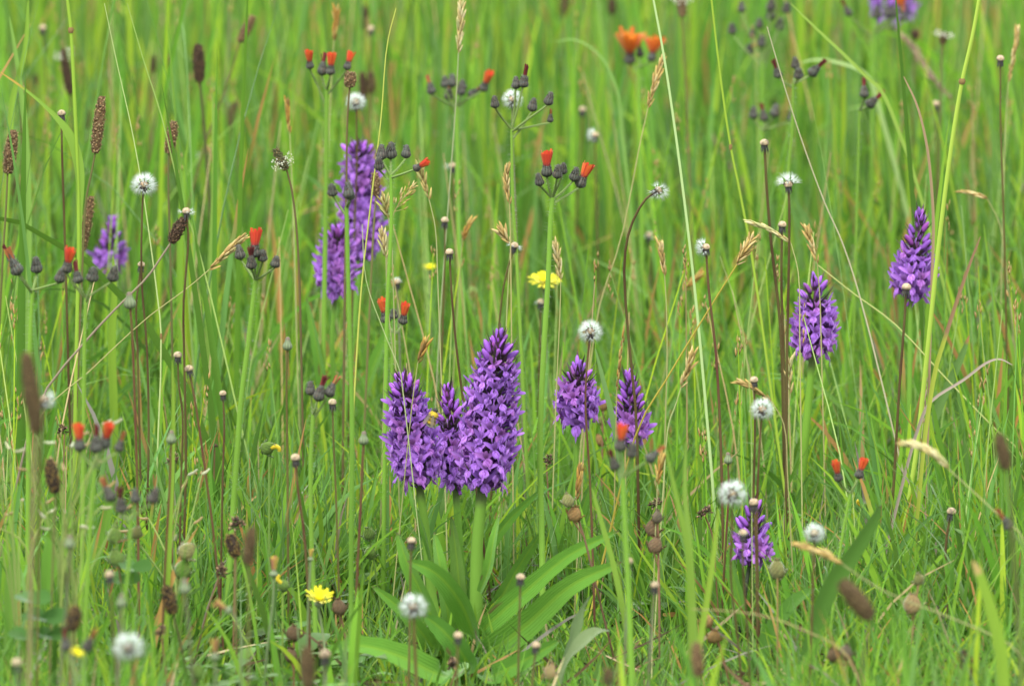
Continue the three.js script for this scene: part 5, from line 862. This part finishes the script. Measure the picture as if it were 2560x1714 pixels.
// ---------------------------------------------------------------- chickweed with pale capsules
function chickweed(d, x, y, label, seedN) {
  const b0 = at(x, y, d), base = V(b0.x, 0, b0.z), g = thing('chickweed', base, label, 'chickweed', 'chickweed gone to seed'), H = b0.y, G = new Geo(), tips = [], c = [0.2, 0.26, 0.07];
  for (let k = 0; k < seedN; k++) {
    const a = rr(0, 6.28), r = rr(0.008, 0.034), m = V(rr(-0.006, 0.006), H * rr(0.45, 0.75), rr(-0.006, 0.006)), e = V(Math.cos(a) * r, H * rr(0.75, 1.18), Math.sin(a) * r * 0.6);
    G.tube(curve([V(rr(-0.004, 0.004), -0.002, 0), m, m.clone().lerp(e, 0.6).add(V(0, 0.004, 0)), e], 9), (t) => lerp(0.0006, 0.00045, t), 4, vary(c, 0.15)); tips.push([e, V(Math.cos(a), rr(-0.4, 0.6), Math.sin(a) * 0.6).normalize()]);
  }
  part('stems', G, M.stem, g).userData.kind = 'stuff';
  for (const [e, dir] of tips) { const P2 = new Geo().tube(curve([e, e.clone().addScaledVector(dir, 0.004), e.clone().addScaledVector(dir, 0.007).add(V(0, 0.001, 0))], 6), (t) => 0.0011 * (t < 0.1 ? 0.5 : 1 - 0.45 * t), 6, rnd() < 0.6 ? vary([0.42, 0.44, 0.26], 0.12) : vary([0.38, 0.27, 0.1], 0.15)); part('capsule', P2, M.fluff, g); }
}
chickweed(5.2, 168, 1180, 'tangle of pale chickweed capsules round a speckled plantain head', 20);
chickweed(5.3, 50, 1150, 'chickweed with a few yellowish capsules beside a brown plantain', 9);
chickweed(5.6, 430, 1230, 'sparse chickweed with pale capsules behind a brown stem', 7);

// ---------------------------------------------------------------- clover
function clover(d, list, label) {
  const o = at(list[0][0], list[0][1], d), base = V(o.x, 0, o.z), g = thing('clover', base, label, 'clover', 'clover leaves in the turf');
  list.forEach(([x, y, s = 1]) => {
    const p = at(x, y, d + rr(-0.01, 0.01)).sub(base); p.y = Math.max(0.02, p.y);
    const l = part('leaf_stalk', new Geo().tube(curve([V(rr(-0.01, 0.01), 0, 0), V(p.x * 0.6, p.y * 0.6, p.z), p], 6), 0.0006, 4, C.mid), M.stem, g);
    for (let k = 0; k < 3; k++) {
      const a = k * 2.094 + rr(-0.2, 0.2), dir = V(Math.cos(a), 0.15, Math.sin(a) + 0.1).normalize(), L = 0.014 * s;
      part('leaflet', new Geo().ribbon([0, 0.2, 0.45, 0.7, 0.9, 1].map((t) => p.clone().addScaledVector(dir, L * t)), (t) => L * 0.42 * Math.pow(Math.sin(Math.PI * Math.min(0.93, 0.06 + 0.85 * t)), 0.7), 0.15, V(0, 0.75, 0.7).normalize(), vary([0.06, 0.165, 0.022], 0.12), 4), M.grass, l);
    }
  });
}
clover(5.05, [[103, 1546, 1.1], [70, 1500, 1], [120, 1590, 0.95], [60, 1590, 0.9]], 'clover with rounded dark green leaflets low in the turf');
clover(5.3, [[330, 1420, 0.9], [300, 1450, 0.9]], 'small clover under green rattle pods');

// ---------------------------------------------------------------- the bee on the orchid
{
  const p = at(1082, 1043, 5.69), g = thing('bumblebee', p, 'yellow and black bumblebee clinging between two purple orchid spikes', 'bee'), mm = 0.001;
  const G = new Geo(), ring = [[-7, 0.2], [-6.3, 1.5], [-5, 2.4], [-3.4, 2.8], [-1.8, 2.5], [-0.7, 1.9], [0.2, 2.4], [1.4, 2.9], [2.8, 2.6], [3.7, 1.7], [4.2, 1.6], [5, 1.9], [5.8, 1.5], [6.4, 0.3]];
  const yel = [0.55, 0.4, 0.03], blk = [0.025, 0.022, 0.02], wht = [0.5, 0.5, 0.46], band = (y) => (y < -5.4 ? wht : y < -4.4 ? blk : y < -2.6 ? yel : y < -1.7 ? blk : y < 0 ? yel : y < 0.8 ? blk : y < 3.8 ? yel : blk);
  G.grid(18, 13, (u, w) => { const [y, r] = ring[Math.round(w * 13)]; return V(Math.cos(u * 6.2832) * r * mm, y * mm, -Math.sin(u * 6.2832) * r * 0.9 * mm); }, (u, w) => band(ring[Math.round(w * 13)][0]));
  const body = part('body', G, M.bud, g);
  const Fz = new Geo();
  for (let k = 0; k < 700; k++) { const y = rr(-6.4, 3.9), j = ring.findIndex((q) => q[0] > y), [y1, r1] = ring[j], [y0, r0] = ring[j - 1], r = lerp(r0, r1, (y - y0) / (y1 - y0)), a = rr(0, 6.283), o = V(Math.cos(a) * r * mm, y * mm, Math.sin(a) * r * 0.9 * mm); Fz.hair(o, o.clone().add(V(Math.cos(a) * 1.1 * mm, rr(-0.7, 0.2) * mm, Math.sin(a) * 1.1 * mm)), 0.1 * mm, vary(band(y), 0.2)); }
  part('fur', Fz, M.bud, body).userData.kind = 'stuff';
  for (const s of [-1, 1]) {
    part('wing', new Geo().ribbon([0, 0.3, 0.6, 0.85, 1].map((t) => V(s * (1 + 2.4 * t) * mm, (2 - 8 * t) * mm, (2.6 + 0.4 * t) * mm)), (t) => 1.4 * mm * Math.pow(Math.sin(Math.PI * (0.12 + 0.8 * t)), 0.8), 0.1, V(0, 0.2, 1), [1, 1, 1]), M.wing, g);
    part('antenna', new Geo().tube(curve([V(s * 0.6 * mm, 6 * mm, 0.6 * mm), V(s * 1.5 * mm, 7.6 * mm, 1 * mm), V(s * 2.6 * mm, 8 * mm, 1.2 * mm)], 5), 0.14 * mm, 4, blk), M.bud, g);
    for (const [y, f] of [[3, 1], [1.6, 0], [0.2, -1]]) part('leg', new Geo().tube(curve([V(s * 1.2 * mm, y * mm, -1.6 * mm), V(s * 3.2 * mm, (y + f) * mm, -2.4 * mm), V(s * 3.8 * mm, (y + f * 2.4 - 0.5) * mm, -4.4 * mm)], 6), 0.28 * mm, 5, blk), M.bud, g);
  }
  g.rotation.set(-0.15, -0.5, -0.4);
}

scene.traverse((o) => { if (o.isMesh) { o.castShadow = o.receiveShadow = true; } });
renderer.render(scene, camera);
